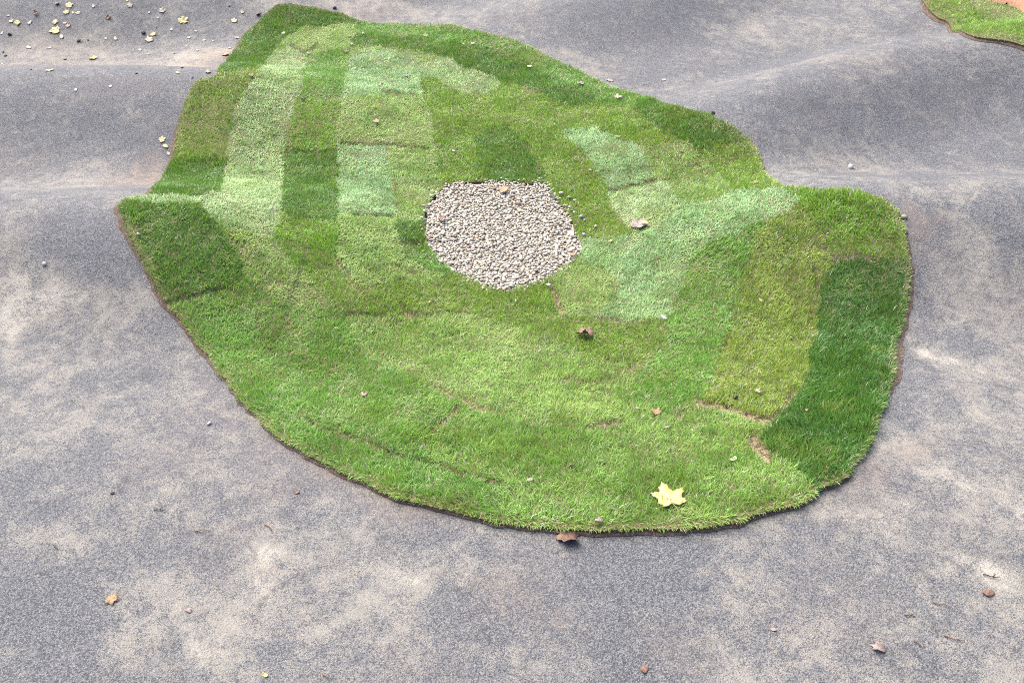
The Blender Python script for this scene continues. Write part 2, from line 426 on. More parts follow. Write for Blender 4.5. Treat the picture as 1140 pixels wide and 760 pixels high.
PIECES = [
 ('dark', 36, 100, 'dark green turf strip at the upper left edge beside the leaf-strewn asphalt', [(280,-10),(345,-5),(318,45),(303,60),(294,76),(240,82),(225,70)]),
 ('dark', 36, 90, 'short dark turf piece along the topmost end of the island', [(335,-5),(402,5),(392,28),(340,30),(322,42)]),
 ('light', 30, 80, 'mottled light turf piece inside the topmost dark edge', [(318,45),(322,41),(340,30),(392,28),(390,56),(346,61),(325,53),(303,60)]),
 ('pale', 30, 85, 'pale square of turf just below the dark upper left edge strip', [(303,57),(325,54),(340,62),(337,93),(318,89),(287,84),(294,74)]),
 ('pale', 30, 85, 'long pale turf strip second from the left edge, below the pale square', [(287,84),(318,89),(337,92),(332,112),(322,140),(318,168),(315,195),(315,220),(245,216),(250,186),(256,150),(262,120),(275,100)]),
 ('gold', 32, 100, 'yellow green turf piece on the crest by the orange-brown leaf at left', [(210,80),(240,78),(294,76),(287,84),(275,100),(258,104),(228,106),(195,112)]),
 ('olive', 32, 100, 'olive and dark mottled left edge strip on the face of the far left roller', [(190,105),(228,106),(258,104),(275,100),(262,120),(256,150),(252,178),(170,178)]),
 ('dark', 34, 95, 'dark green left edge piece beside the brown silt patch on asphalt', [(160,177),(252,177),(246,216),(214,219),(150,217)]),
 ('pale', 36, 80, 'pale whitish green turf lying across the near left crest', [(130,214),(168,217),(214,219),(245,215),(316,219),(311,238),(305,268),(277,259),(239,249),(220,229),(172,229),(128,226)]),  # paleness of the glancing view over the crest put into the colour
 ('dark', 38, 60, 'dark turf strip in the left corner of the island with a white stone', [(120,224),(172,228),(220,228),(240,250),(262,285),(268,300),(274,312),(248,322),(223,331),(182,340),(140,330)]),
 ('light', 34, 60, 'narrow straw-flecked strip running right and down from the pale left crest', [(239,249),(277,259),(305,268),(325,295),(345,315),(370,340),(335,345),(300,330),(274,311),(262,285)]),
 ('mid', 32, 85, 'mid green start of the dark lane, right of the pale square', [(340,62),(390,56),(384,84),(378,112),(366,113),(345,111),(335,104),(337,92)]),
 ('bright', 32, 90, 'bright yellow green piece in the dark lane between two pale strips', [(330,110),(345,111),(366,112),(378,113),(375,150),(374,170),(318,168),(322,140)]),
 ('dark', 34, 90, 'darkest lower piece of the lane between two pale strips', [(318,168),(374,170),(376,210),(379,240),(370,250),(330,245),(315,238),(314,200)]),
 ('bright', 38, 130, 'strong green strip curving from the dark lane down to the right', [(315,238),(330,245),(370,250),(378,262),(372,290),(385,310),(400,330),(432,352),(385,356),(365,338),(345,315),(325,295),(305,268),(310,245)]),
 ('blue', 32, 80, 'pale bluish turf at the upper middle near three fallen leaves', [(384,60),(420,58),(460,62),(470,80),(468,107),(440,106),(400,108),(378,112),(382,84)]),
 ('light', 30, 85, 'light yellowish turf between two thin dark seams above the gravel', [(378,112),(400,108),(468,106),(480,130),(482,164),(473,165),(430,163),(380,161),(374,150)]),
 ('blue', 34, 80, 'bluish pale strip right beside the dark lane, left of the gravel', [(374,161),(430,164),(437,205),(440,242),(415,243),(379,241),(376,210)]),
 ('light', 30, 85, 'pale yellow strip squeezed between the bluish strip and gravel top', [(430,164),(482,164),(492,210),(475,225),(472,246),(446,248),(441,241),(437,205)]),
 ('light', 34, 60, 'straw-flecked light turf to the left of the gravel, below the bluish strip', [(372,241),(440,242),(446,272),(455,290),(478,302),(495,312),(480,320),(445,312),(400,320),(388,305),(374,290),(376,262)]),
 ('dark', 42, 95, 'small dark green tuft patch against the left rim of the gravel', [(443,246),(476,246),(480,274),(447,273)]),
 ('mid', 34, 70, 'small mid green wedge at the lower left rim of the gravel', [(446,272),(480,272),(500,312),(478,303),(455,290)]),
 ('pale', 30, 110, 'pale slanting piece under the dark outer band at the top', [(468,72),(492,66),(520,78),(550,90),(558,98),(530,108),(515,104),(490,92),(470,85)]),
 ('olive', 30, 110, 'narrow olive strip just under the pale slanting piece', [(468,84),(490,92),(515,104),(530,108),(545,108),(532,121),(500,118),(474,112)]),
 ('olive', 32, 100, 'broad olive turf behind the gravel, left half', [(472,112),(500,118),(532,121),(545,140),(530,153),(540,208),(490,212),(482,165),(480,130)]),
 ('dark', 34, 95, 'dark green square of turf right behind the gravel', [(530,153),(560,145),(580,160),(600,185),(608,208),(540,209)]),
 ('olive', 32, 120, 'long olive strip passing the right rim of the gravel with stray stones', [(545,108),(592,121),(625,148),(650,178),(668,198),(680,230),(702,262),(660,269),(645,264),(628,232),(608,206),(592,165),(575,147),(545,140),(532,121)]),
 ('blue', 34, 110, 'whitish blue green square of turf right of the long olive strip', [(628,147),(667,145),(710,164),(731,201),(679,214),(660,177)]),
 ('pale', 34, 60, 'pale turf below the whitish square, around the mauve and yellow leaf', [(679,213),(731,200),(747,214),(762,228),(740,246),(702,263)]),
 ('light', 32, 110, 'light yellow strip between whitish square and the right dark edge strip', [(712,166),(763,159),(775,170),(795,192),(815,210),(800,222),(760,229),(735,203)]),
 ('blue', 38, 35, 'long pale combed strip climbing from the middle to the right crest', [(702,263),(740,245),(760,228),(800,222),(832,213),(870,210),(892,222),(878,236),(850,246),(820,262),(790,270),(766,288),(752,302),(742,285),(702,270)]),
 ('blue', 40, 75, 'dense blue green turf piece with combed blades right of the gravel', [(652,268),(702,264),(745,285),(762,298),(755,330),(735,359),(690,360),(668,355),(682,335),(692,316),(668,300),(645,290)]),
 ('light', 32, 80, 'light yellow turf wedge touching the lower right rim of the gravel', [(612,312),(632,298),(648,288),(668,300),(692,316),(681,335),(668,357),(640,355),(628,352),(618,326)]),
 ('dark', 38, 100, 'dark green turf along the right edge above the pale combed strip', [(700,119),(745,105),(800,125),(840,148),(835,156),(800,166),(770,171),(735,145)]),
 ('olive', 36, 100, 'brownish olive turf at the right edge by the small orange leaf', [(835,155),(890,205),(868,212),(832,214),(815,211),(795,190),(772,170),(800,166)]),
 ('mid', 34, 100, 'light outer strip bordering the asphalt along the top right edge', [(395,15),(500,20),(560,35),(645,72),(700,95),(720,112),(700,120),(660,108),(620,90),(570,64),(520,49),(440,43),(395,40)]),
 ('dark', 36, 110, 'dark band of turf one strip inside the top right edge', [(395,38),(440,42),(520,48),(570,63),(620,90),(662,110),(650,119),(620,113),(570,93),(530,76),(490,63),(440,55),(395,54)]),
 ('olive', 32, 110, 'yellow olive strip between the dark band and the whitish square', [(555,98),(570,92),(620,112),(650,118),(700,119),(735,145),(772,170),(763,160),(714,167),(667,145),(628,147),(600,126),(590,121),(545,108)]),
 ('light', 32, 90, 'light turf piece with pale leaves at the top, inside the dark band', [(386,30),(396,26),(395,53),(440,55),(490,63),(492,67),(470,72),(460,62),(420,58),(386,60)]),
 ('bright', 42, 100, 'bright yellow green turf on the right crest of the island', [(870,200),(985,210),(1025,260),(1020,292),(960,290),(925,288),(918,262),(905,246),(890,226),(868,212)]),
 ('gold', 36, 70, 'olive yellow strip left of the very dark one, brown seam at its foot', [(890,226),(905,246),(918,262),(925,290),(915,320),(908,370),(900,410),(886,445),(862,468),(830,461),(780,449),(800,400),(815,360),(825,310),(838,270),(856,245)]),
 ('vdark', 46, 80, 'very dark green strip with long blades along the right edge', [(925,288),(1030,290),(1030,360),(1010,440),(985,505),(945,550),(905,548),(880,521),(858,508),(848,490),(862,468),(886,445),(900,410),(908,370),(915,320)]),
 ('mid', 36, 60, 'mid green strip between the blue green piece and the olive yellow strip', [(820,262),(850,245),(858,244),(838,270),(825,310),(815,360),(800,400),(780,449),(745,456),(700,441),(712,411),(745,376),(758,330),(765,296),(788,271)]),
 ('olive', 36, 75, 'olive turf piece below the blue green one, right of the curled brown leaf', [(628,352),(668,356),(735,359),(746,376),(712,411),(690,406),(660,398),(622,385),(610,370)]),
 ('olive', 34, 70, 'long olive strip curving under the front rim of the gravel', [(445,311),(480,319),(500,311),(560,325),(612,313),(618,326),(628,352),(612,373),(560,366),(520,351),(470,346),(430,353),(400,330),(398,319)]),
 ('mid', 38, 75, 'wide mid green turf at the lower left, above the dark seam', [(170,340),(223,331),(248,322),(274,311),(300,330),(335,345),(385,356),(400,400),(458,420),(440,440),(400,450),(335,466),(255,442)]),
 ('airy', 38, 85, 'large light green turf in the middle front, below the olive strip', [(385,356),(430,352),(470,345),(520,350),(560,365),(610,372),(622,385),(660,398),(712,410),(700,441),(690,471),(640,478),(600,474),(566,464),(511,447),(458,420),(400,400)]),
 ('mid', 42, 60, 'mid green turf left of the short bare seam in the lower middle', [(335,466),(400,450),(440,440),(458,420),(511,447),(500,462),(488,484),(476,500),(486,521),(450,513),(408,496),(358,481)]),
 ('fresh', 42, 95, 'mid green turf right of the short bare seam in the lower middle', [(511,447),(566,464),(600,474),(640,478),(690,471),(690,520),(640,536),(558,540),(514,530),(486,521),(478,492),(500,462)]),
 ('mid', 44, 110, 'front left edge strip following the curve of the asphalt', [(235,430),(255,442),(335,466),(358,481),(408,496),(450,513),(486,521),(514,530),(558,540),(560,610),(400,580),(240,470)]),
 ('fresh', 44, 80, 'front right edge strip holding the big yellow maple leaf', [(558,540),(640,536),(690,520),(760,520),(850,500),(858,508),(880,521),(925,556),(850,610),(560,610)]),
 ('airy', 40, 85, 'light green turf left of the bare seam, by the orange brown leaf', [(690,471),(754,457),(775,449),(830,461),(862,468),(850,492),(850,500),(760,520),(690,520)]),
]
# brown or straw coloured joints that have opened between the strips: half width (px), bareness, points
SEAMS = [
 (4.5,1.0,[(775,449),(792,453),(812,457)]),(5.0,1.0,[(812,457),(836,465),(858,469)]),(3.5,.8,[(858,469),(872,456),(884,440)]),(6.5,1.0,[(838,492),(846,502),(853,512)]),(3,.6,[(754,466),(765,458),(775,450)]),
 (3,.7,[(925,289),(940,287),(962,289),(975,292)]),(3,.75,[(613,318),(620,335),(626,351)]),(2.5,.6,[(668,357),(690,360),(722,363)]),
 (3.5,.75,[(482,432),(511,447),(535,457),(548,461)]),(2.5,.5,[(548,461),(566,464),(600,474),(640,478)]),(4,.7,[(655,479),(667,474),(690,472)]),
 (3.5,.75,[(509,457),(495,470),(480,480)]),(4,.55,[(690,418),(712,410)]),(3.5,.5,[(630,425),(655,430),(690,420)]),(2.5,.6,[(670,402),(690,405)]),
 (3,.5,[(735,365),(742,372)]),(2.5,.5,[(375,290),(385,310),(400,328)]),(2.5,.5,[(438,200),(441,225),(445,245)]),(2.5,.5,[(275,290),(262,272),(250,262)]),
 (3.5,.45,[(296,318),(304,314),(312,318)]),(3.5,.5,[(320,355),(322,365)]),(2.5,.5,[(812,375),(806,392)]),(3,.45,[(907,340),(900,380)]),(3,.45,[(920,262),(916,280)]),
 (2.2,.5,[(583,160),(592,170),(602,184)]),(2,.5,[(755,178),(790,195)]),(3,.5,[(545,118),(528,104)]),(3,.4,[(585,103),(595,106)]),(2.2,.4,[(320,155),(318,190)]),
 (2.5,.5,[(445,300),(460,308)]),(2.5,.6,[(446,340),(458,352)]),
]
# thin joints with painted shadow, where the far mat stands a little proud of the near one
RIMS = [(1.6,[(378,160),(415,162),(475,165)]),(1.6,[(427,104),(463,106)]),(1.8,[(325,53),(338,60),(347,57),(353,50)]),(2.0,[(679,214),(705,209),(729,202)]),(2.4,[(182,339),(223,330),(250,322)]),
 (2.6,[(335,466),(358,480),(408,495),(450,512)]),(2.6,[(461,514),(486,520),(514,529),(558,539)]),(1.8,[(386,351),(428,352)]),(1.8,[(448,271),(470,274)]),(1.8,[(390,240),(438,242)]),(1.8,[(448,346),(462,354)]),(1.6,[(318,168),(345,170),(374,170)]),
 (1.6,[(520,350),(445,352)]),(1.8,[(905,300),(912,330)])]


# ------------------------------------------------------------------ the ground sheet
def axis(lo, hi, step, far_lo, far_hi):
    core = np.arange(lo, hi + 1e-6, step)
    def grow(start, end, sgn):
        r, p, d = [], start, step
        while (end - p) * sgn > 0:
            d *= 1.25; p += sgn * d; r.append(p)
        return np.array(r)
    return np.concatenate([grow(lo, far_lo, -1)[::-1], core, grow(hi, far_hi, 1)])

#          px,  py,  rx,  ry, amount          sand and dust
SAND = [(1046,382,17,26,.95),(1030,372,14,12,.7),(1085,420,55,50,0.47),(1110,330,45,60,0.74),(1070,290,55,25,0.61),(1120,255,40,25,0.54),
 (1040,520,60,35,0.61),(1010,575,80,32,1.01),(1100,560,50,45,1.01),(1125,640,40,50,0.88),(1060,640,70,30,0.54),(1120,470,40,40,0.81),(1000,690,90,50,0.61),(1110,720,60,40,0.54),
 (900,600,60,40,0.3),(820,640,50,30,0.3),(790,740,60,40,0.55),(860,725,60,30,0.35),(640,600,50,25,0.25),(690,665,60,25,0.25),
 (25,300,55,50,0.55),(15,390,40,60,0.6),(95,310,40,25,0.5),(70,340,60,30,0.4),(150,345,25,40,0.45),(60,430,50,40,0.45),(230,440,35,40,0.55),(205,425,20,20,0.4),
 (120,400,50,40,0.3),(30,480,60,40,0.4),(110,470,60,35,0.4),(30,580,60,25,0.5),(120,575,50,18,0.6),(60,610,70,30,0.5),(180,520,60,40,0.3),
 (260,630,45,22,0.85),(270,600,50,30,0.4),(235,725,50,40,0.75),(180,680,60,30,0.45),(140,690,45,40,0.4),(330,650,60,25,0.5),(420,660,60,30,0.55),(440,640,40,25,0.5),(380,600,60,35,0.45),
 (520,610,70,30,0.35),(470,720,70,40,0.4),(600,740,60,20,0.35),(300,560,60,30,0.35),(300,700,60,40,0.45),
 (60,208,140,16,0.55),(20,240,60,10,0.3),(110,222,60,9,0.5),(160,120,18,10,0.65),(95,105,40,8,0.45),(60,196,150,8,0.5),
 (90,62,150,18,0.5),(230,45,60,25,0.55),(300,8,40,10,1),(395,8,70,10,1.1),(460,18,40,6,0.8),(320,2,50,6,0.9),(230,70,60,7,0.4),(80,66,150,8,0.3),
 (800,95,90,12,0.35),(700,100,70,8,0.55),(640,60,40,20,0.45),(900,68,120,12,0.35),(960,192,190,14,0.45),(1050,205,90,12,0.4),(870,195,40,14,0.5),(905,165,40,15,0.4),
 (880,25,70,25,0.45),(820,30,30,15,0.4),(960,20,50,12,0.35),(560,10,60,14,0.3),(1110,70,50,30,0.3),(1010,110,60,20,0.25),(1060,60,80,20,0.3)]
BROWN = [(163,196,20,9,1.0),(170,190,12,8,.8),(225,69,36,5,.8),(172,178,10,9,.6),(440,535,90,22,.45),(360,500,50,20,.4),(1012,262,10,26,.5),(395,18,50,5,.4),
 (1050,520,40,16,.5),(970,535,40,14,.4),(590,640,40,35,.3),(300,540,60,30,.25),(270,480,40,30,.25),(60,60,90,14,.25),(860,575,40,14,.35),(720,690,40,18,.3),(1040,265,25,12,.3)]
DARK = [(70,252,110,14,.55),(100,96,110,12,.25),(900,100,90,14,.2),(1060,64,80,12,.25),(1080,236,60,10,.4),(355,682,16,10,.8),(995,705,40,14,.6),(1010,690,20,8,.5),(500,660,20,14,.3),(40,720,90,50,.9),(170,745,60,25,.6),(700,620,70,28,.7),(640,690,80,40,.6),(780,640,50,40,.5),(680,740,60,30,.8),(960,650,50,30,.4),(880,250,0,0,0),(1040,700,50,20,.4),  # roller-face shading put into the colour, along with dark stains and patches
 (1030,290,18,40,.8),(1020,400,14,60,.5),(1090,370,22,16,.6),(100,140,110,35,.25),(60,12,100,12,.5),(980,120,140,40,.2),(700,30,120,35,.25),(850,60,60,20,.2),
 (115,265,40,35,.5),(60,270,30,20,.5),(170,380,25,30,.4),(130,430,20,50,.3),(340,560,30,20,.5),(350,685,14,10,.9),(180,640,50,22,.5),(1075,560,22,14,.5),(1100,110,60,40,.35)]
def blobs(x, y, lst):
    r = np.zeros(np.shape(x))
    lst = [b for b in lst if b[2] > 0]
    c = ground(np.array([b[0] for b in lst], float), np.array([max(b[1], -20) for b in lst], float))
    for (px, py, rx, ry, a), (cx, cy, cz) in zip(lst, c):
        dep = cy * CP - (cz - CAM_H) * SP
        wx = rx * dep / FPX
        wy = ry * dep / FPX / max(.30, (CAM_H - cz) / math.hypot(cy, CAM_H - cz))
        d2 = ((x - cx) / wx) ** 2 + ((y - cy) / wy) ** 2
        r = np.maximum(r, a * np.exp(-d2 * .9)) if a > .6 else r + a * np.exp(-d2 * .9)
    return np.clip(r, 0, 1.4)

gx = axis(-6.5, 6.5, .028, -60, 60)
gy = axis(.3, 11.5, .028, -60, 90)
X, Y = np.meshgrid(gx, gy)
Z = terrain(X, Y)
# the sheet dips a little under each turf so that the laid mats stand in it, as the paver left it
nx, ny = len(gx), len(gy)
idx = np.arange(nx * ny).reshape(ny, nx)
quads = np.stack([idx[:-1, :-1], idx[:-1, 1:], idx[1:, 1:], idx[1:, :-1]], -1).reshape(-1, 4)
near = (np.abs(X) < 9) & (Y > -1) & (Y < 15)
mask = np.zeros((ny, nx, 4)); mask[..., 3] = 1
wx_ = X + .40 * (vnoise(X, Y, .35, 31) - .5) + .12 * (vnoise(X, Y, .09, 32) - .5)
wy_ = Y + .40 * (vnoise(X, Y, .35, 33) - .5) + .12 * (vnoise(X, Y, .09, 34) - .5)
mask[..., 0] = np.where(near, blobs(wx_, wy_, SAND), .3)
mask[..., 1] = np.where(near, blobs(wx_, wy_, BROWN), 0)
mask[..., 2] = np.where(near, blobs(wx_, wy_, DARK), 0)
g = np_mesh('asphalt_track', np.stack([X, Y, Z], -1).reshape(-1, 3), [quads], M_ASPHALT, attrs={'mask': mask.reshape(-1, 4)})
tag(g, 'grey asphalt pump track with rollers, dusted with pale sand', None, None, 'structure')

# ------------------------------------------------------------------ turf builder
def pl_dist(px, py, pts):
    return seg_near(px, py, [(a, b, 0) for a, b in pts])[0]

def soil_sheet(name, loop, grow, label):
    """bare earth ribbon under and just outside the rim of a turf, a few mm above the asphalt sheet"""
    n = len(loop) * 4
    L = smooth_loop(loop, n)
    tg = np.roll(L, -2, 0) - np.roll(L, 2, 0); tg /= np.linalg.norm(tg, axis=1)[:, None]
    nr = np.column_stack([tg[:, 1], -tg[:, 0]])
    if inside(*(L + nr * .02).T, L).mean() > .5: nr = -nr
    x, y = L.T
    w = grow * (.10 + 1.5 * vnoise(x, y, .35, 41) ** 1.5 + .45 * vnoise(x, y, .05, 42))
    w *= 1 + .5 * sstep(1.9, 2.3, np.abs(x)) * sstep(5.6, 5.0, y)
    w *= 1 - .72 * sstep(3.9, 3.2, y)
    rows = [(-.10, .010), (-.03, .012), (.25, .011), (.65, .009), (1.0, .003)]
    vs = []
    for k, h in rows:
        off = (np.full(n, k) if k < 0 else w * k)[:, None]
        P_ = L + nr * off
        vs.append(np.column_stack([P_, terrain(P_[:, 0], P_[:, 1]) + h * (1 if k in (-.10, 1.0) else .6 + .8 * vnoise(P_[:, 0], P_[:, 1], .03, 45))]))
    i = np.arange(n); j = (i + 1) % n
    q = np.vstack([np.stack([r * n + i, r * n + j, (r + 1) * n + j, (r + 1) * n + i], -1) for r in range(len(rows) - 1)])
    o = np_mesh(name, np.vstack(vs), [q], M_SOIL)
    return tag(o, label, None, None, 'structure')

MAT_T = .024     # thickness of the soil mat of a rolled turf

def mats(loop, hole, pieces, classify, group, seed, density):
    rg = np.random.default_rng(seed)
    st = .022
    lo, hi = loop.min(0) - st, loop.max(0) + st
    sx = np.arange(lo[0], hi[0] + st, st); sy = np.arange(lo[1], hi[1] + st, st)
    A, B = np.meshgrid(sx, sy)
    cx, cy = A[:-1, :-1] + st / 2, B[:-1, :-1] + st / 2
    def keep_pt(x, y):
        k = inside(x, y, loop)
        if hole is not None:
            k &= ~inside(x, y, hole)
        return k
    kc = keep_pt(cx, cy)
    lab = np.where(kc, classify(cx, cy), -1)
    # keep every strip in one piece: stray islets go to the strip around them
    for _ in range(2):
        seen = np.zeros(lab.shape, bool); comps = {}
        for r0 in range(lab.shape[0]):
            for c0_ in range(lab.shape[1]):
                if lab[r0, c0_] < 0 or seen[r0, c0_]: continue
                L0 = lab[r0, c0_]; stack = [(r0, c0_)]; seen[r0, c0_] = True; cells = []
                while stack:
                    a_, b_ = stack.pop(); cells.append((a_, b_))
                    for a2, b2 in ((a_ + 1, b_), (a_ - 1, b_), (a_, b_ + 1), (a_, b_ - 1)):
                        if 0 <= a2 < lab.shape[0] and 0 <= b2 < lab.shape[1] and not seen[a2, b2] and lab[a2, b2] == L0:
                            seen[a2, b2] = True; stack.append((a2, b2))
                comps.setdefault(L0, []).append(cells)
        for L0, cs in comps.items():
            for cells in sorted(cs, key=len)[:-1]:
                near_l = [lab[a2, b2] for a_, b_ in cells for a2, b2 in ((a_ + 1, b_), (a_ - 1, b_), (a_, b_ + 1), (a_, b_ - 1))
                          if 0 <= a2 < lab.shape[0] and 0 <= b2 < lab.shape[1] and lab[a2, b2] >= 0 and lab[a2, b2] != L0]
                to = max(set(near_l), key=near_l.count) if near_l else -1
                for a_, b_ in cells: lab[a_, b_] = to
    # snap the rim of the kept cells to the true outline
    d1, n1x, n1y = loop_dist(A, B, loop)
    kp = np.zeros(A.shape, bool); kall = np.ones(A.shape, bool)
    for oy in (0, 1):
        for ox in (0, 1):
            sl = (slice(oy, oy + kc.shape[0]), slice(ox, ox + kc.shape[1]))
            kp[sl] |= kc; kall[sl] &= kc
    border = kp & ~kall
    if hole is not None:
        d2, n2x, n2y = loop_dist(A, B, hole)
        m = d2 < d1
        d1 = np.where(m, d2, d1); n1x = np.where(m, n2x, n1x); n1y = np.where(m, n2y, n1y)
    PX = np.where(border & (d1 < st * 1.5), n1x, A); PY = np.where(border & (d1 < st * 1.5), n1y, B)
    id_ = np.arange(A.size).reshape(A.shape)
    q_all = np.stack([id_[:-1, :-1], id_[:-1, 1:], id_[1:, 1:], id_[1:, :-1]], -1)
    T = terrain(PX, PY)
    top = T + MAT_T * (.75 + .5 * vnoise(PX, PY, .3, 51))
    # open joints between the strips: the mat is worn down there
    tpx, tpy = project(PX, PY, top)
    tpx = tpx + 3.0 * (vnoise(PX, PY, .04, 61) - .5); tpy = tpy + 3.0 * (vnoise(PX, PY, .04, 62) - .5)
    mbare = np.zeros(A.shape); mrim = np.zeros(A.shape)
    if hole is not None:
        for w, amt, pts in SEAMS:
            mbare = np.maximum(mbare, amt * sstep(1.9, .6, pl_dist(tpx, tpy, pts) / w))
        for w, pts in RIMS:
            mrim = np.maximum(mrim, sstep(2.4, .4, pl_dist(tpx, tpy, pts) / w))
    top = top - .018 * np.maximum(mbare, mrim)
    # blade roots for the whole turf, dealt out to the pieces afterwards
    area = (hi[0] - lo[0]) * (hi[1] - lo[1])
    n = int(area * density)
    bx = rg.uniform(lo[0], hi[0], n); by = rg.uniform(lo[1], hi[1], n)
    depth = by * CP + CAM_H * SP
    keep = keep_pt(bx, by) & (rg.random(n) < np.clip((4.6 / depth) ** 1.0, .5, 1.0))
    bx, by = bx[keep], by[keep]
    bz = terrain(bx, by) + MAT_T * .9
    bl = classify(bx + rg.normal(0, .005, len(bx)), by + rg.normal(0, .005, len(bx)))
    ppx, ppy = project(bx, by, bz)
    bare = np.zeros(len(bx)); rim = np.zeros(len(bx))
    if hole is not None:
        jx = ppx + 3.0 * (vnoise(bx, by, .04, 61) - .5); jy = ppy + 3.0 * (vnoise(bx, by, .04, 62) - .5)
        for w, amt, pts in SEAMS:
            bare = np.maximum(bare, amt * sstep(1.5, .5, pl_dist(jx, jy, pts) / w))
        for w, pts in RIMS:
            rim = np.maximum(rim, sstep(2.0, .4, pl_dist(jx, jy, pts) / w))
    edge_d, ex, ey = loop_dist(bx, by, loop)
    for k, p in enumerate(pieces):
        tone, hgt, lie, label, _ = p
        root = bpy.data.objects.new('turf_strip', None); COL.objects.link(root)
        tag(root, label, 'turf strip', group)
        q = q_all[lab == k]
        if not len(q):
            print('EMPTY PIECE', label); continue
        # soil mat: top, and side walls where nothing adjoins
        used = np.unique(q); nu = len(used)
        re = np.full(A.size, -1); re[used] = np.arange(nu)
        vt = np.stack([PX.ravel()[used], PY.ravel()[used], top.ravel()[used]], -1)
        c0 = vt.mean(0); c0[2] = T.ravel()[used].mean()
        root.location = c0
        vb = vt.copy(); vb[:, 2] = T.ravel()[used] + .006
        e = np.concatenate([q[:, [0, 1]], q[:, [1, 2]], q[:, [2, 3]], q[:, [3, 0]]])
        key = np.sort(e, 1); key = key[:, 0].astype(np.int64) * A.size + key[:, 1]
        # an outer edge is one that only one kept cell of the whole turf touches
        if k == 0:
            qa = q_all[lab >= 0]
            ea = np.sort(np.concatenate([qa[:, [0, 1]], qa[:, [1, 2]], qa[:, [2, 3]], qa[:, [3, 0]]]), 1)
            ka = ea[:, 0].astype(np.int64) * A.size + ea[:, 1]
            uq, ct = np.unique(ka, return_counts=True)
            outer_keys = uq[ct == 1]
        ou = e[np.isin(key, outer_keys)]
        walls = np.stack([re[ou[:, 1]], re[ou[:, 0]], re[ou[:, 0]] + nu, re[ou[:, 1]] + nu], -1) if len(ou) else np.zeros((0, 4), int)
        mo = np_mesh('soil_mat', np.vstack([vt, vb]) - c0, [re[q], walls], M_THATCH, root, smooth=False, attrs={'bare': np.tile(np.concatenate([mbare.ravel()[used], np.zeros(nu)])[:, None], (1, 4))})
        mo.data.materials.append(M_SOIL)
        if len(walls):
            mi = np.zeros(len(q) + len(walls), np.int32); mi[len(q):] = 1
            mo.data.polygons.foreach_set('material_index', mi)
        # blades
        sel = np.where((bl == k) & (rg.random(len(bl)) > bare * .93) & (rg.random(len(bl)) > rim * .62))[0]
        x, y, z = bx[sel], by[sel], bz[sel]
        m = len(sel)
        c1, c2, straw, xlean, wfac = TONES[tone]
        c1, c2 = np.array(c1), np.array(c2)
        clump = vnoise(x, y, .11, 71) * .55 + vnoise(x, y, .035, 72) * .45
        patch = vnoise(x, y, .45, 73)
        ca, sa = math.cos(R(lie)), math.sin(R(lie))
        stri = vnoise((x * ca + y * sa) * 5.0, (-x * sa + y * ca) * .9, .22, 79 + k)
        H = hgt * .00086 * (.50 + .80 * rg.random(m) + .5 * (rg.random(m) < .05)) * (.62 + .55 * clump + .22 * stri) * (1 - .45 * bare[sel]) * (1 - .45 * rim[sel]) * (1 - .38 * np.clip(1 - edge_d[sel] / .035, 0, 1))
        W = wfac * (.0030 + .0018 * rg.random(m)) * np.where(depth[keep][sel] > 5.5, 1.35, 1.0)
        # the blades of a roll lie mostly one way, in combed rows across the roll
        lied = R(lie) + 1.2 * (vnoise(x, y, .30, 74) - .5) + 2.4 * (vnoise(x, y, .045, 78) - .5) + rg.normal(0, .75, m)
        lean = np.clip(R(42 + xlean) + R(20) * (vnoise(x, y, .16, 75) - .5) * 2 + rg.normal(0, R(15), m), R(3), R(78))
        # rim blades hang out over the edge
        ed = edge_d[sel]; near_e = np.clip(1 - ed / .05, 0, 1)
        dx_, dy_ = np.cos(lied), np.sin(lied)
        oxn, oyn = (ex[sel] - x) / (ed + 1e-6), (ey[sel] - y) / (ed + 1e-6)
        dx_ = dx_ * (1 - .7 * near_e) + oxn * near_e; dy_ = dy_ * (1 - .7 * near_e) + oyn * near_e
        nl = np.hypot(dx_, dy_) + 1e-6; dx_, dy_ = dx_ / nl, dy_ / nl
        lean = lean + near_e * R(14)
        sx_, sy_ = -dy_, dx_
        tw = rg.normal(0, .6, m)
        sx2 = sx_ * np.cos(tw) + dx_ * np.sin(tw); sy2 = sy_ * np.cos(tw) + dy_ * np.sin(tw)
        l1, l2 = lean * .6, np.minimum(lean * 1.45 + R(8), R(100))
        h1 = H * .55; h2 = H * .55
        mx_, my_, mz_ = x + dx_ * np.sin(l1) * h1, y + dy_ * np.sin(l1) * h1, z + np.cos(l1) * h1
        tx_, ty_, tz_ = mx_ + dx_ * np.sin(l2) * h2, my_ + dy_ * np.sin(l2) * h2, mz_ + np.cos(l2) * h2
        V = np.empty((m, 5, 3))
        hw = W / 2
        V[:, 0] = np.stack([x - sx2 * hw, y - sy2 * hw, z - .006], -1); V[:, 1] = np.stack([x + sx2 * hw, y + sy2 * hw, z - .006], -1)
        V[:, 2] = np.stack([mx_ + sx2 * hw * .85, my_ + sy2 * hw * .85, mz_], -1); V[:, 3] = np.stack([mx_ - sx2 * hw * .85, my_ - sy2 * hw * .85, mz_], -1)
        V[:, 4] = np.stack([tx_, ty_, tz_], -1)
        V -= c0
        f = np.clip(clump * .7 + rg.random(m) * .6 - .15, 0, 1)[:, None]
        colr = c1 * (1 - f) + c2 * f
        # drifts of yellower and of darker growth within a roll; fine dark spots paint the shade of gaps
        yel = sstep(.56, .80, vnoise(x, y, .17, 76 + k)) * .22
        colr = colr * (1 - yel[:, None]) + np.array([.30, .37, .06]) * yel[:, None]
        drk = sstep(.55, .85, vnoise(x, y, .13, 176 + k)) * .22 + sstep(.62, .80, vnoise(x, y, .045, 276)) * .35
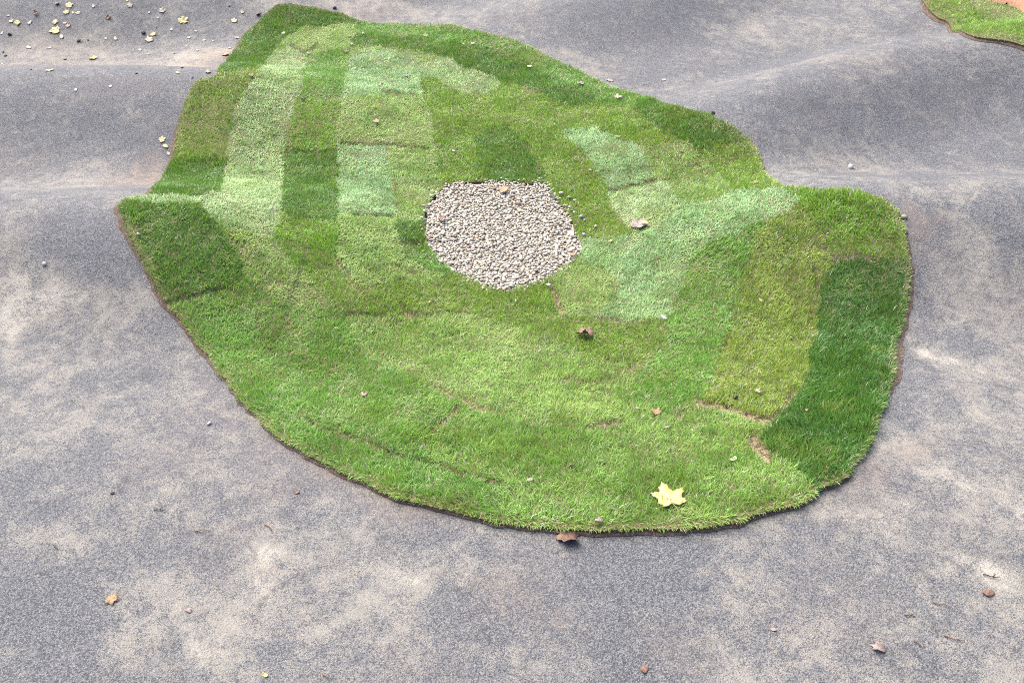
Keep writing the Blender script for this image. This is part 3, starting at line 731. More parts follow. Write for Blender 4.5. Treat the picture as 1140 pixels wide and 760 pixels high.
        colr = colr * (1 - drk[:, None]) + np.array([.06, .16, .02]) * drk[:, None]
        colr = colr * (.92 + .16 * patch)[:, None] * (.84 + .32 * stri)[:, None] * (.72 + .56 * rg.random(m))[:, None]
        ps = straw + .55 * bare[sel] + .20 * near_e + .06 * sstep(.6, .8, vnoise(x, y, .09, 77))
        isst = rg.random(m) < ps
        stc = np.array([.36, .30, .16]) * (.55 + .8 * rg.random(m))[:, None]
        colr = np.where(isst[:, None], stc, colr)
        blv = rg.random(m) < (.012 if 'dark' in tone else .05)
        colr = np.where(blv[:, None], np.array([.50, .55, .36]) * (.7 + .4 * rg.random(m))[:, None], colr)
        colr = colr * (1 - .5 * rim[sel])[:, None]  # crease shadow along the joints put into the blade colour
        C = np.ones((m, 5, 4)); C[..., :3] = colr[:, None, :]
        C[:, :2, :3] = C[:, :2, :3] * .7 + np.array([.14, .13, .04]) * .3      # each blade mixed toward dull yellow at its foot
        b = np.arange(m, dtype=np.int32)[:, None] * 5
        go = np_mesh('grass_blades', V.reshape(-1, 3), [b + np.array([0, 1, 2, 3]), b + np.array([3, 2, 4])], M_BLADE, root, attrs={'tint': C.reshape(-1, 4)})
        tag(go, kind='stuff')

def classify_main(x, y):
    z = terrain(x, y) + .02
    px, py = project(x, y, z)
    px = px + 6 * (vnoise(x, y, .12, 81) - .5) + 4 * (vnoise(x, y, .04, 84) - .5); py = py + 4 * (vnoise(x, y, .12, 82) - .5) + 3 * (vnoise(x, y, .04, 85) - .5)
    r = np.full(np.shape(x), -1)
    for k, p in enumerate(PIECES):
        r = np.where((r < 0) & inside(px, py, p[4]), k, r)
    miss = np.where(r.ravel() < 0)[0]
    if len(miss):
        fx, fy = px.ravel()[miss], py.ravel()[miss]
        best = np.full(len(miss), 1e9); bk = np.zeros(len(miss), int)
        for k, p in enumerate(PIECES):
            d = pl_dist(fx, fy, list(p[4]) + [p[4][0]])
            m = d < best
            best = np.where(m, d, best); bk = np.where(m, k, bk)
        r = r.ravel(); r[miss] = bk; r = r.reshape(np.shape(x))
    return r

FAR_PIECES = [
 ('bright', 36, 90, 'turf strip on the small far bank at the top right, next to asphalt', None),
 ('light', 34, 85, 'turf strip on the small far bank at the top right, next to sand', None),
]
def classify_far(x, y):
    d, _, _ = loop_dist(x, y, FAR)
    return np.where(d + .15 * (vnoise(x, y, .2, 83) - .5) < .42, 0, 1)

soil_sheet('soil', OUT, .030, 'brown soil bed showing around the turf island')
soil_sheet('soil_bank', FAR, .028, 'brown soil under the far turf bank')
mats(OUT, GRA, PIECES, classify_main, G_T, 5, 30000)
mats(FAR, SANDL, FAR_PIECES, classify_far, 'turf strips on the far bank', 6, 15000)

# bare sand behind the far bank
lo, hi = SANDL.min(0) - .2, SANDL.max(0) + .2
A, B = np.meshgrid(np.arange(lo[0], hi[0], .04), np.arange(lo[1], hi[1], .04))
SANDG = SANDL.mean(0) + (SANDL - SANDL.mean(0)) * 1.10
ki = inside(A, B, SANDG); kk = ki[:-1, :-1] & ki[1:, :-1] & ki[:-1, 1:] & ki[1:, 1:]
i_ = np.arange(A.size).reshape(A.shape)
q = np.stack([i_[:-1, :-1], i_[:-1, 1:], i_[1:, 1:], i_[1:, :-1]], -1)[kk]
u_ = np.unique(q); re = np.full(A.size, -1); re[u_] = np.arange(len(u_))
so = np_mesh('sand', np.stack([A, B, terrain(A, B) + .004 + .035 * inside(A, B, SANDL.mean(0) + (SANDL - SANDL.mean(0)) * .93) * (.6 + .5 * vnoise(A, B, .12, 91))], -1).reshape(-1, 3)[u_], [re[q]], M_SAND)
tag(so, 'orange bare sandy soil above the far turf bank', None, None, 'structure')

# ------------------------------------------------------------------ gravel
def ico():
    import bmesh
    bm = bmesh.new(); bmesh.ops.create_icosphere(bm, subdivisions=1, radius=1)
    bm.verts.ensure_lookup_table()
    v = np.array([p.co[:] for p in bm.verts]); f = np.array([[q.index for q in p.verts] for p in bm.faces]); bm.free()
    return v, f
ICO_V, ICO_F = ico()
STONE_COL = np.array([.73, .74, .67]) * np.array([(.56,.52,.46),(.64,.60,.53),(.48,.43,.37),(.36,.31,.26),(.50,.43,.34),(.54,.46,.39),(.36,.31,.27),(.70,.67,.61),(.42,.36,.33),(.48,.38,.29)])
def stone_shape(r, rg):
    n = ICO_V + .22 * np.sin(ICO_V @ rg.normal(0, 1.6, (3, 3)) + rg.uniform(0, 6, 3))
    s = np.array([r * rg.uniform(.9, 1.35), r * rg.uniform(.7, 1.0), r * rg.uniform(.45, .68)])
    v = n * s
    a, b, c = rg.uniform(0, 6.28), rg.normal(0, .35), rg.normal(0, .35)
    rz = np.array([[math.cos(a), -math.sin(a), 0], [math.sin(a), math.cos(a), 0], [0, 0, 1]])
    rx = np.array([[1, 0, 0], [0, math.cos(b), -math.sin(b)], [0, math.sin(b), math.cos(b)]])
    ry = np.array([[math.cos(c), 0, math.sin(c)], [0, 1, 0], [-math.sin(c), 0, math.cos(c)]])
    return v @ (rz @ rx @ ry).T

rg = np.random.default_rng(21)
lo, hi = GRA.min(0) - .02, GRA.max(0) + .02
# pale bed added below the stones so the gaps stay light
ga, gb = np.meshgrid(np.arange(lo[0], hi[0], .02), np.arange(lo[1], hi[1], .02))
ki = inside(ga, gb, GRA); kk = ki[:-1, :-1] & ki[1:, :-1] & ki[:-1, 1:] & ki[1:, 1:]
i_ = np.arange(ga.size).reshape(ga.shape)
q = np.stack([i_[:-1, :-1], i_[:-1, 1:], i_[1:, 1:], i_[1:, :-1]], -1)[kk]
u_ = np.unique(q); re = np.full(ga.size, -1); re[u_] = np.arange(len(u_))
go_ = np_mesh('gravel_base', np.stack([ga, gb, terrain(ga, gb) + .012], -1).reshape(-1, 3)[u_], [re[q]], M_STONE, attrs={'tint': np.tile([.33, .29, .24, 1], (len(u_), 1))})
tag(go_, 'pale sheet added under the pebbles to lighten the gaps', None, None, 'structure')
VS, FS, CS, off = [], [], [], 0
for layer, stp, zl in ((0, .0165, .006), (1, .0175, .017)):
    xs, ys = np.meshgrid(np.arange(lo[0], hi[0], stp), np.arange(lo[1], hi[1], stp))
    xs = xs.ravel() + rg.uniform(-.5, .5, xs.size) * stp; ys = ys.ravel() + rg.uniform(-.5, .5, ys.size) * stp
    wobx = xs + .11 * (vnoise(xs, ys, .08, 95) - .5); woby = ys + .11 * (vnoise(xs, ys, .07, 96) - .5)
    gd = loop_dist(xs, ys, GRA)[0]
    inn = inside(wobx, woby, GRA)
    spill = ~inn & (gd < .09) & (rg.random(len(xs)) < .16 * np.exp(-gd / .022)) & (layer == 1)
    kp = (inn | spill) & (spill | (rg.random(len(xs)) > (.0, .04)[layer]))
    for x, y, sp_ in zip(xs[kp], ys[kp], spill[kp]):
        r = rg.choice([.0072, .0088, .0104, .0125, .0155], p=[.2, .28, .27, .17, .08])
        v = stone_shape(r, rg) + (x, y, float(terrain(x, y)) + zl + (.012 if sp_ else 0) + .5 * r + .007 * rg.random())
        VS.append(v); FS.append(ICO_F + off); off += len(v)
        c = STONE_COL[rg.integers(len(STONE_COL))] * rg.uniform(.8, 1.15)
        CS.append(np.tile([*c, 1], (len(v), 1)))
gr = np_mesh('gravel', np.vstack(VS), [np.vstack(FS)], M_STONE, attrs={'tint': np.vstack(CS)})
tag(gr, 'round bed of pale beige and white pebbles in the middle of the turf island', None, None, 'stuff')
print('pebbles', len(VS))

# ------------------------------------------------------------------ fallen leaves, twigs, stones, clods
LM = {
 'yellow': leaf_material('leaf_yellow', (.268, .216, .056), (.293, .259, .113), (.216, .143, .043)),
 'bigyellow': leaf_material('leaf_lemon', (.410, .345, .075), (.430, .385, .150), (.33, .245, .075), (.235, .16, .12)),
 'cream': leaf_material('leaf_cream', (.190, .166, .110), (.215, .194, .144), (.153, .116, .074)),
 'pale': leaf_material('leaf_pale', (.190, .184, .166), (.215, .209, .190), (.153, .141, .123)),
 'orange': leaf_material('leaf_orange', (.196, .106, .039), (.235, .149, .063), (.126, .060, .024)),
 'brown': leaf_material('leaf_brown', (.098, .049, .029), (.156, .087, .055), (.052, .029, .020)),
 'taupe': leaf_material('leaf_taupe', (.161, .121, .105), (.210, .166, .146), (.113, .073, .056)),
 'dark': leaf_material('leaf_dark', (.015, .010, .009), (.035, .024, .020), (.007, .006, .006)),
 'straw': leaf_material('leaf_straw', (.358, .346, .243), (.404, .392, .300), (.289, .260, .161)),
}
M_STEM = leaf_material('leaf_stem', (.202, .127, .052), (.243, .173, .075), (.144, .081, .041))
M_WHITE = leaf_material('white_stone', (.229, .222, .207), (.266, .258, .247), (.185, .174, .158))

def outline_maple(rg):
    pts = []
    lobes = [(90, 1.0), (38, .92), (142, .92), (-12, .70), (192, .70)]
    lobes = sorted(lobes)
    lobes = [(-12, .70), (38, .92), (90, 1.0), (142, .92), (192, .70)]
    for i, (a, l) in enumerate(lobes):
        l *= rg.uniform(.88, 1.08); a += rg.normal(0, 4)
        pts += [(a - 19, l * .70), (a - 15, l * .88), (a - 8, l * .84), (a, l), (a + 8, l * .84), (a + 15, l * .88), (a + 19, l * .70)]
        if i < 4:
            pts.append((a + 26, .58 * rg.uniform(.92, 1.1)))
    pts += [(216, .58), (240, .50), (264, .26), (276, .26), (300, .50), (324, .58)]
    return np.array([(math.cos(R(a)) * r, math.sin(R(a)) * r) for a, r in pts])

def outline_oval(rg, asp=.55):
    t = np.linspace(0, 2 * np.pi, 22, endpoint=False)
    r = 1 + rg.normal(0, .05, 22)
    x = np.cos(t) * r; y = asp * np.sin(t) * r * (1 - .25 * np.cos(t))
    return np.column_stack([x, y])

def outline_scrap(rg):
    n = 15
    t = np.linspace(0, 2 * np.pi, n, endpoint=False)
    r = rg.uniform(.50, 1.0, n)
    return np.column_stack([np.cos(t) * r, np.sin(t) * r * rg.uniform(.55, .9)])

def leaf_geo(ol, half, curl, rg, thick=.0012):
    """a closed thin leaf with mid rings, curled and rippled"""
    ol = ol / np.ptp(ol[:, 0]) * 2 * half
    n = len(ol)
    rings = [ol * s for s in (.33, .66, 1.0)]
    v2 = np.vstack([[[0, 0]]] + rings)
    ax = rg.uniform(0, np.pi)
    u = (v2[:, 0] * math.cos(ax) + v2[:, 1] * math.sin(ax)) / half
    w = (-v2[:, 0] * math.sin(ax) + v2[:, 1] * math.cos(ax)) / half
    z = half * (curl * u * u + .35 * curl * w * w * rg.choice([-1, 1]) + .07 * np.sin(5 * u + rg.uniform(0, 6)) * np.abs(w)
                + .07 * np.sin(np.arctan2(v2[:, 1], v2[:, 0]) * 5 + rg.uniform(0, 6)) * np.hypot(u, w))
    k = 1 - .22 * abs(curl) * u * u
    top = np.column_stack([v2[:, 0] * k, v2[:, 1] * k, z]); top[:, 2] -= top[:, 2].min()
    bot = top.copy(); bot[:, 2] -= thick
    nv = len(top); i = np.arange(n); j = (i + 1) % n
    tri = np.stack([np.zeros(n, int), 1 + i, 1 + j], -1)
    q = np.vstack([np.stack([1 + r * n + i, 1 + (r + 1) * n + i, 1 + (r + 1) * n + j, 1 + r * n + j], -1) for r in (0, 1)])
    e = 1 + 2 * n
    side = np.stack([e + i, e + i + nv, e + j + nv, e + j], -1)
    return np.vstack([top, bot]), [np.vstack([tri, tri[:, ::-1] + nv]), np.vstack([q, q[:, ::-1] + nv, side])]

def tube_geo(pts, rad):
    pts = np.asarray(pts, float); m = 6
    vs = []
    for i, p in enumerate(pts):
        d = pts[min(i + 1, len(pts) - 1)] - pts[max(i - 1, 0)]
        d /= np.linalg.norm(d)
        a = np.cross(d, (0, 0, 1)); a /= np.linalg.norm(a) + 1e-9
        b = np.cross(a, d)
        r = rad[i] if hasattr(rad, '__len__') else rad
        for k in range(m):
            t = 2 * np.pi * k / m
            vs.append(p + r * (a * math.cos(t) + b * math.sin(t)))
    fs = []
    for i in range(len(pts) - 1):
        for k in range(m):
            fs.append((i * m + k, i * m + (k + 1) % m, (i + 1) * m + (k + 1) % m, (i + 1) * m + k))
    caps = [tuple(range(m))[::-1], tuple((len(pts) - 1) * m + k for k in range(m))]
    return np.array(vs), [np.array(fs), np.array(caps)]

def normal_at(x, y):
    e = .03
    gx_ = float(terrain(x + e, y) - terrain(x - e, y)) / (2 * e); gy_ = float(terrain(x, y + e) - terrain(x, y - e)) / (2 * e)
    n = np.array([-gx_, -gy_, 1.0]); return n / np.linalg.norm(n)

def basis(n, yaw):
    a = np.array([math.cos(yaw), math.sin(yaw), 0]); a -= n * a.dot(n); a /= np.linalg.norm(a)
    return np.column_stack([a, np.cross(n, a), n])

from mathutils import Matrix
def place(o, p, B):
    o.matrix_world = Matrix([[*B[0], p[0]], [*B[1], p[1]], [*B[2], p[2]], [0, 0, 0, 1]])

KIND_NAME = {'maple': 'fallen_leaf', 'oval': 'fallen_leaf', 'scrap': 'leaf_scrap', 'lump': 'soil_clod', 'stone': 'pebble', 'twig': 'twig', 'straw': 'dry_stalk'}
KIND_CAT = {'maple': 'leaf', 'oval': 'leaf', 'scrap': 'leaf', 'lump': 'clod', 'stone': 'pebble', 'twig': 'twig', 'straw': 'stalk'}
G_AS = 'fallen leaves on the asphalt'; G_TU = 'fallen leaves on the turf'; G_CL = 'dark clods and bits on the asphalt'; G_TW = 'twigs on the asphalt'
G_SC = 'pale leaf scraps on the asphalt'; G_ST = 'stray pebbles beside the gravel'; G_WS = 'white stones lying about'
L_SC = 'tiny pale leaf scrap on asphalt between the black clod and the upper left turf edge'
#  px, py, width px, shape, colour, where (a = asphalt, t = turf, g = gravel), tilt/curl, group, label
ITEMS = [
 # top left corner of the asphalt
 (9,17.6,6,'oval','cream','a',.2,G_AS,'small round cream leaf, just above the pair of yellow leaves at far left'),
 (12.5,23.5,8,'maple','yellow','a',.3,G_AS,'left leaf of the yellow pair near the left picture edge'),
 (20,25.3,11,'maple','yellow','a',.25,G_AS,'right and larger leaf of the yellow pair near the left picture edge'),
 (33.5,25.4,9,'oval','pale','a',.5,G_AS,'pale leaf bent over its own dark shadow, right of the yellow pair'),
 (77,7.2,12,'maple','yellow','a',.3,G_AS,'topmost big yellow leaf in the cluster beside the black clod'),
 (74,14.6,10,'maple','yellow','a',.2,G_AS,'yellow leaf directly under the topmost big yellow one'),
 (81,14.2,6,'oval','yellow','a',.4,G_AS,'small yellow leaf between two others in the top cluster'),
 (87,15,8,'maple','cream','a',.2,G_AS,'pale yellow leaf at the right end of the top cluster'),
 (62,25.3,10,'maple','yellow','a',.35,G_AS,'yellow leaf above the broad low one, left of two small leaves'),
 (72.5,25.8,7,'oval','cream','a',.2,G_AS,'small cream leaf above the ochre leaf with raised edge'),
 (76,29.6,8,'maple','orange','a',.4,G_AS,'ochre leaf with one raised edge in the lower cluster'),
 (63,34,16,'maple','yellow','a',.3,G_AS,'broadest yellow leaf of the lower cluster at upper left'),
 (68.5,41,11,'oval','cream','a',.3,G_AS,'flat cream leaf at the foot of the lower cluster'),
 (104,7.2,7,'oval','pale','a',.2,G_AS,'lone whitish leaf right of the top yellow cluster'),
 (145,5.6,10,'maple','cream','a',.3,G_AS,'pinkish cream leaf near the top picture edge'),
 (141.3,.6,5,'oval','yellow','a',.2,G_AS,'little yellow leaf cut by the top picture edge'),
 (2.2,37,7,'oval','pale','a',.2,G_AS,'pale leaf cut by the left picture edge, beside a dark clod'),
 (32,53,10,'oval','cream','a',.15,G_AS,'long cream leaf lying flat on brownish dust at far left'),
 (55,53.5,8,'oval','taupe','a',.2,G_AS,'thin brownish leaf right of the long flat cream one'),
 (105,65.3,13,'maple','yellow','a',.25,G_AS,'yellow leaf lying alone in the valley before the far left crest'),
 (55,78.5,13,'oval','yellow','a',.2,G_AS,'narrow yellow leaf on the far left crest line'),
 (2.5,71,6,'oval','yellow','a',.2,G_AS,'yellow leaf at the left picture edge just above the crest line'),
 (118,43,5,'scrap','yellow','a',.2,G_AS,'small yellow leaf bit left of a pale flat leaf'),
 (128.5,43,9,'oval','cream','a',.2,G_AS,'pale flat leaf left of the black clod with two leaves'),
 (123,96,6,'scrap','pale','a',.2,G_AS,'pale leaf bit on the dark face of the far left roller'),
 (84.5,100,9,'scrap','pale','a',.15,G_AS,'wider pale leaf bit, left one on the far left roller face'),
 (181.5,12.7,11,'maple','cream','a',.35,G_AS,'cream leaf near the top, midway between clusters and turf corner'),
 (204,24,16,'maple','yellow','a',.3,G_AS,'elongated pale yellow leaf nearest left of the round bright yellow one'),
 (259.7,23.5,10,'maple','bigyellow','a',.2,G_AS,'round bright yellow leaf beside the top left turf corner'),
 (269,14,7,'maple','cream','a',.3,G_AS,'cream leaf just above and right of the round bright yellow one'),
 (166,14,5,'oval','pale','a',.3,G_AS,'little pale leaf left of the cream leaf near the top'),
 (170,38,10,'maple','yellow','a',.3,G_AS,'pale yellow leaf touching the black clod on its right'),
 (165,45,14,'maple','cream','a',.2,G_AS,'wide cream leaf just below the black clod'),
 (156,56,9,'oval','pale','a',.1,G_AS,'whitish flat leaf, left one of two below the black clod'),
 (164.6,60.5,7,'oval','pale','a',.1,G_AS,'whitish flat leaf, right one of two below the black clod'),
 (264.5,42,8,'maple','cream','a',.5,G_AS,'cream leaf standing on edge against the upper left turf edge'),
 (256,53.5,9,'oval','cream','a',.3,G_AS,'cream leaf above the orange brown one at the turf edge'),
 (252.7,61,12,'maple','orange','a',.5,G_AS,'orange brown leaf leaning on the upper left turf edge'),
 (231.5,80.5,13,'oval','orange','a',.3,G_AS,'flat orange brown leaf on the crest by the turf corner'),
 (198,81,10,'oval','yellow','a',.1,G_AS,'thin yellow leaf on the crest line left of the orange brown ones'),
 (179.5,156,9,'maple','yellow','a',.3,G_AS,'yellow leaf near the left turf edge, above a smaller one'),
 (184.5,163,8,'oval','yellow','a',.2,G_AS,'smaller yellow leaf under the one near the left turf edge'),
 (187.5,171,6,'oval','cream','a',.3,G_AS,'cream leaf touching the left turf edge above the brown silt'),
 (191,33,6,'scrap','pale','a',.1,G_SC,L_SC),(218,35,6,'scrap','pale','a',.1,G_SC,L_SC),(210,42,6,'scrap','pale','a',.1,G_SC,L_SC),(227,45,7,'scrap','pale','a',.1,G_SC,L_SC),
 (208,51,5,'scrap','pale','a',.1,G_SC,L_SC),(220,56,7,'scrap','pale','a',.1,G_SC,L_SC),(237,46,5,'scrap','pale','a',.1,G_SC,L_SC),(176,20,5,'scrap','pale','a',.1,G_SC,L_SC),
 (64,5,9,'lump','dark','a',.6,G_CL,'black clod beside the topmost yellow leaf cluster'),
 (41,15.5,9,'maple','brown','a',1.0,G_AS,'crumpled brown leaf between the yellow pair and top cluster'),
 (120,20,9,'maple','brown','a',.9,G_AS,'dark brown crumpled leaf below the lone whitish leaf'),
 (11,39,9,'lump','dark','a',.6,G_CL,'dark clod at far left with a pale leaf on its left'),
 (87.6,46,9,'lump','dark','a',.8,G_CL,'black clod in the middle of the dusty valley, no leaf touching'),
 (98,45,4,'lump','dark','a',.4,G_CL,'tiny dark bit right of the lone black clod in the valley'),
 (159.5,37,9,'lump','dark','a',.9,G_CL,'black clod with a pale yellow leaf on its right'),
 (3.5,58,6,'lump','dark','a',.5,G_CL,'dark bit at the left picture edge, upper of two'),
 (6.5,62.5,6,'lump','dark','a',.5,G_CL,'dark bit at the left picture edge, lower of two'),
 (72.5,66.5,6,'lump','dark','a',.4,G_CL,'small dark bit left of the lone yellow leaf in the valley'),
 (34.5,77.5,5,'lump','dark','a',.4,G_CL,'small dark bit on the crest line at far left'),
 (152,82,5,'lump','dark','a',.5,G_CL,'small dark bit on the middle of the far left crest line'),
 (174,31,4,'lump','dark','a',.4,G_CL,'small dark bit above the black clod with leaves'),
 (194,60,4,'lump','dark','a',.4,G_CL,'small dark bit among the pale leaf scraps'),
 (202.7,76,6,'lump','dark','a',.5,G_CL,'dark bit just before the orange silt by the turf'),
 (214.5,86.8,4,'lump','dark','a',.5,G_CL,'tiny dark bit left of the turf corner on the crest'),
 (203,34,9,'twig','dark','a',.3,G_TW,'short black twig lying among pale leaf scraps'),
 (288,17,10,'lump','dark','a',.9,G_CL,'black clod leaning against the top left turf edge'),
 (255,7,5,'lump','brown','a',.4,G_CL,'brown crumb on pale dust left of the topmost turf corner'),
 # on the upper turf
 (315,37,7,'maple','yellow','t',.3,G_TU,'yellow leaf on the turf near the topmost corner'),
 (279,84,9,'maple','brown','t',.5,G_TU,'dark brown leaf on the yellow green crest turf at left'),
 (298,78,7,'oval','cream','t',.2,G_TU,'cream leaf right of the dark brown leaf on left crest'),
 (325,78,9,'oval','orange','t',.2,G_TU,'pale orange leaf on the pale square of turf'),
 (343,59,6,'oval','cream','t',.3,G_TU,'cream leaf on the thin dark seam above the dark lane'),
 (278,97,7,'oval','taupe','t',.2,G_TU,'dull pinkish leaf below the dark brown leaf on left crest'),
 (389,40,8,'oval','cream','t',.2,G_TU,'cream leaf above the orange one near the top edge'),
 (404,37,6,'oval','cream','t',.2,G_TU,'cream leaf right of the one above the orange leaf'),
 (391.6,49,8,'maple','orange','t',.4,G_TU,'orange leaf near the top end of the turf'),
 (386,57,7,'maple','brown','t',.4,G_TU,'brown leaf just below the orange one near the top'),
 (399,26,6,'lump','dark','t',.6,G_CL,'black clod on the turf close to its top edge'),
 (372.6,9.5,9,'lump','dark','a',.6,G_CL,'black clod on the asphalt just behind the turf top edge'),
 (395,76,7,'oval','pale','t',.2,G_TU,'pale leaf at the upper left of the pale bluish turf'),
 (338,110,5,'lump','dark','t',.4,G_CL,'dark crumb at the head of the bright lane piece'),
 (419,136,8,'maple','orange','t',.3,G_TU,'orange leaf on light turf between the two dark seams'),
 (451.6,84,8,'oval','pale','t',.2,G_TU,'pale leaf on the right half of the bluish top turf'),
 (425,92,6,'oval','orange','t',.2,G_TU,'faint orange leaf just above the dark upper seam'),
 (474,40,9,'maple','cream','t',.3,G_TU,'cream leaf where dark band meets light outer strip'),
 (516,49,6,'oval','yellow','t',.2,G_TU,'yellowish leaf on the outer strip, left of a taupe one'),
 (527,48.5,7,'maple','taupe','t',.3,G_TU,'taupe leaf on the outer strip, right of a yellowish one'),
 (433,65,6,'oval','yellow','t',.2,G_TU,'small yellow leaf at the top of the bluish turf'),
 (505,168,5,'oval','pale','t',.2,G_TU,'pale leaf on the olive turf behind the gravel'),
 (590,74,9,'oval','straw','t',.2,G_TU,'straw coloured leaf on the upper right outer strip'),
 (646,92.5,12,'maple','cream','t',.4,G_TU,'cream leaf, left of the two at the upper right turf edge'),
 (688,109,14,'maple','cream','t',.4,G_TU,'cream leaf, right of the two at the upper right turf edge'),
 (688,152,6,'oval','yellow','t',.2,G_TU,'small yellow leaf just above the whitish square of turf'),
 (657,189,4,'oval','pale','t',.2,G_TU,'tiny pale leaf on the long olive strip above the gravel rim'),
 (842,203,7,'maple','orange','t',.3,G_TU,'small orange leaf near the right turf notch'),
 (793,127,8,'lump','dark','a',.5,G_CL,'black clod on asphalt at the upper right turf edge'),
 (739,89,8,'scrap','pale','a',.2,G_AS,'whitish leaf bit on asphalt behind the upper right turf edge'),
 (719,95,10,'twig','brown','a',.2,G_TW,'thin twig on asphalt left of the whitish leaf bit'),
 (679,90,12,'oval','taupe','a',.2,G_AS,'pinkish leaf on asphalt along the upper right turf edge'),
 (276,204,4,'oval','yellow','t',.2,G_TU,'tiny yellow leaf on the long pale left strip'),
 (291,192,5,'lump','dark','t',.4,G_CL,'dark crumb on the long pale left strip'),
 (153.5,260,7,'stone','white','t',0,G_WS,'white stone on the dark turf in the left corner'),
 (160.5,219.5,7,'lump','dark','a',.4,G_CL,'dark clod at the left notch of the turf'),
 # gravel and around it
 (559,211.5,14,'maple','orange','g',.4,None,'orange brown leaf lying on the back of the gravel'),
 (490.5,243,11,'maple','brown','g',.5,None,'reddish brown leaf on the left side of the gravel'),
 (616,219,9,'maple','dark','g',.6,None,'very dark curled leaf at the right back rim of the gravel'),
 (637,283,9,'oval','orange','g',.3,None,'tan leaf at the right rim of the gravel'),
 (478,264,7,'oval','brown','g',.3,None,'small brown leaf at the left rim of the gravel'),
 (710,251,20,'maple','taupe','t',.45,G_TU,'mauve grey leaf with a yellow tip right of the gravel'),
 (634,219,8,'stone','cream','t',0,G_ST,'flat cream stray pebble in the turf, farthest from the camera right of gravel'),
 (640,222,5,'stone','white','t',0,G_ST,'small white stray pebble touching the farthest cream one right of gravel'),
 (647,240,7,'stone','white','t',0,G_ST,'largest white stray pebble on the olive strip, right of the gravel'),
 (637,233,5,'stone','cream','t',0,G_ST,'cream stray pebble between gravel rim and the largest white stray pebble'),
 (651,244,5,'stone','taupe','t',0,G_ST,'greyish stray pebble just below the largest white stray pebble'),
 (663,251,6,'stone','cream','t',0,G_ST,'stray pebble farthest right of the gravel, on the olive strip'),
 (650,260,6,'stone','white','t',0,G_ST,'whitish stray pebble below the others on the olive strip'),
 (680,268,6,'oval','yellow','t',.3,G_TU,'tiny yellow leaf at the foot of the long olive strip'),
 (478,336,4,'oval','yellow','t',.2,G_TU,'tiny yellow leaf on the olive strip left below the gravel'),
 (574,334,5,'stone','white','t',0,G_ST,'white stray pebble in the turf just below the gravel'),
 # on the front turf
 (405,439.5,9,'maple','taupe','t',.5,G_TU,'pinkish leaf on the left front turf'),
 (374,365,5,'oval','cream','t',.2,G_TU,'tiny cream leaf on the mid left turf'),
 (651.6,371,21,'maple','brown','t',.6,G_TU,'curled dark brown leaf standing on the turf below the gravel'),
 (739,353,8,'oval','straw','t',.2,G_TU,'straw leaf at the foot of the blue green turf piece'),
 (843,436,8,'maple','cream','t',.4,G_TU,'small cream leaf on the olive yellow strip above the brown seam'),
 (819,443,9,'lump','dark','t',.5,G_CL,'dark clod on the olive yellow strip above the brown seam'),
 (912,393,14,'straw','straw','t',.2,None,'long pale stalk upright in the very dark strip'),
 (847,334,6,'oval','yellow','t',.2,G_TU,'small yellow leaf on the olive yellow strip'),
 (898,456,5,'oval','orange','t',.2,G_TU,'small orange leaf on the very dark strip'),
 (730.5,459.5,13,'maple','orange','t',.6,G_TU,'orange brown leaf on the turf left of the bare seam'),
 (743,475,9,'oval','taupe','t',.4,G_TU,'dull taupe leaf just below the orange brown one'),
 (816,511,11,'oval','straw','t',.3,G_TU,'pale straw leaf near the bare patch at lower right'),
 (746,556,38,'maple','bigyellow','t',.05,G_TU,'big yellow maple leaf on the front turf'),
 (666,579,10,'maple','taupe','t',.5,G_TU,'small taupe leaf near the front turf edge'),
 (710,454,6,'oval','pale','t',.2,G_TU,'pale scrap of leaf up left of the orange brown one'),
 (589.5,534,9,'oval','cream','t',.2,G_TU,'pale oval leaf on the front middle turf'),
 (637,516,8,'oval','brown','t',.3,G_TU,'narrow dark brown leaf on the front middle turf'),
 (629,597,32,'maple','brown','a',.45,None,'curled brown leaf tucked under the front turf edge'),
 # the near asphalt
 (947,187,9,'stone','white','a',0,G_WS,'white stone on asphalt near the right crest'),
 (50,294,7,'stone','white','a',0,G_WS,'white stone on the left asphalt below the crest'),
 (233,472,6,'stone','white','a',0,G_WS,'small white stone on asphalt left of the front turf curve'),
 (1006,242,8,'stone','cream','a',0,G_WS,'pale stone in the brown soil at the right turf edge'),
 (123,667,15,'maple','orange','a',.3,G_AS,'orange tan leaf on the near asphalt at lower left'),
 (210,679,9,'oval','taupe','a',.5,G_AS,'small dull pink leaf right of the orange tan one'),
 (295,751,9,'oval','yellow','a',.4,G_AS,'small yellow leaf at the bottom picture edge'),
 (365,753,14,'twig','brown','a',.2,G_TW,'reddish twig at the bottom picture edge'),
 (178,568,13,'twig','dark','a',.3,G_TW,'dark bent twig on the left asphalt'),
 (125,549,6,'lump','dark','a',.4,G_CL,'small dark clod up left of the bent twig'),
 (330,548,8,'oval','brown','a',.5,G_AS,'small red brown leaf below the front left turf curve'),
 (225,591,16,'twig','brown','a',.2,G_TW,'thin reddish twig on the left middle asphalt'),
 (299,587,14,'twig','brown','a',.2,G_TW,'reddish twig below the front left turf curve'),
 (62,609,8,'twig','dark','a',.2,G_TW,'short dark twig at the left, nearest the picture edge'),
 (978,722,19,'scrap','taupe','a',.9,G_AS,'crumpled taupe brown leaf on the asphalt at lower right'),
 (1100,660,15,'lump','brown','a',.05,G_CL,'dark brown flat clod at the lower right'),
 (1048,673,19,'twig','brown','a',.2,G_TW,'brown twig left of the flat clod at lower right'),
 (1062,711,22,'twig','brown','a',.3,G_TW,'longest slanting twig at the lower right'),
 (1023,717,12,'twig','brown','a',.2,G_TW,'short twig right of the crumpled taupe leaf'),
 (860,699,11,'oval','taupe','a',.4,G_AS,'dull reddish leaf on the lower right middle asphalt'),
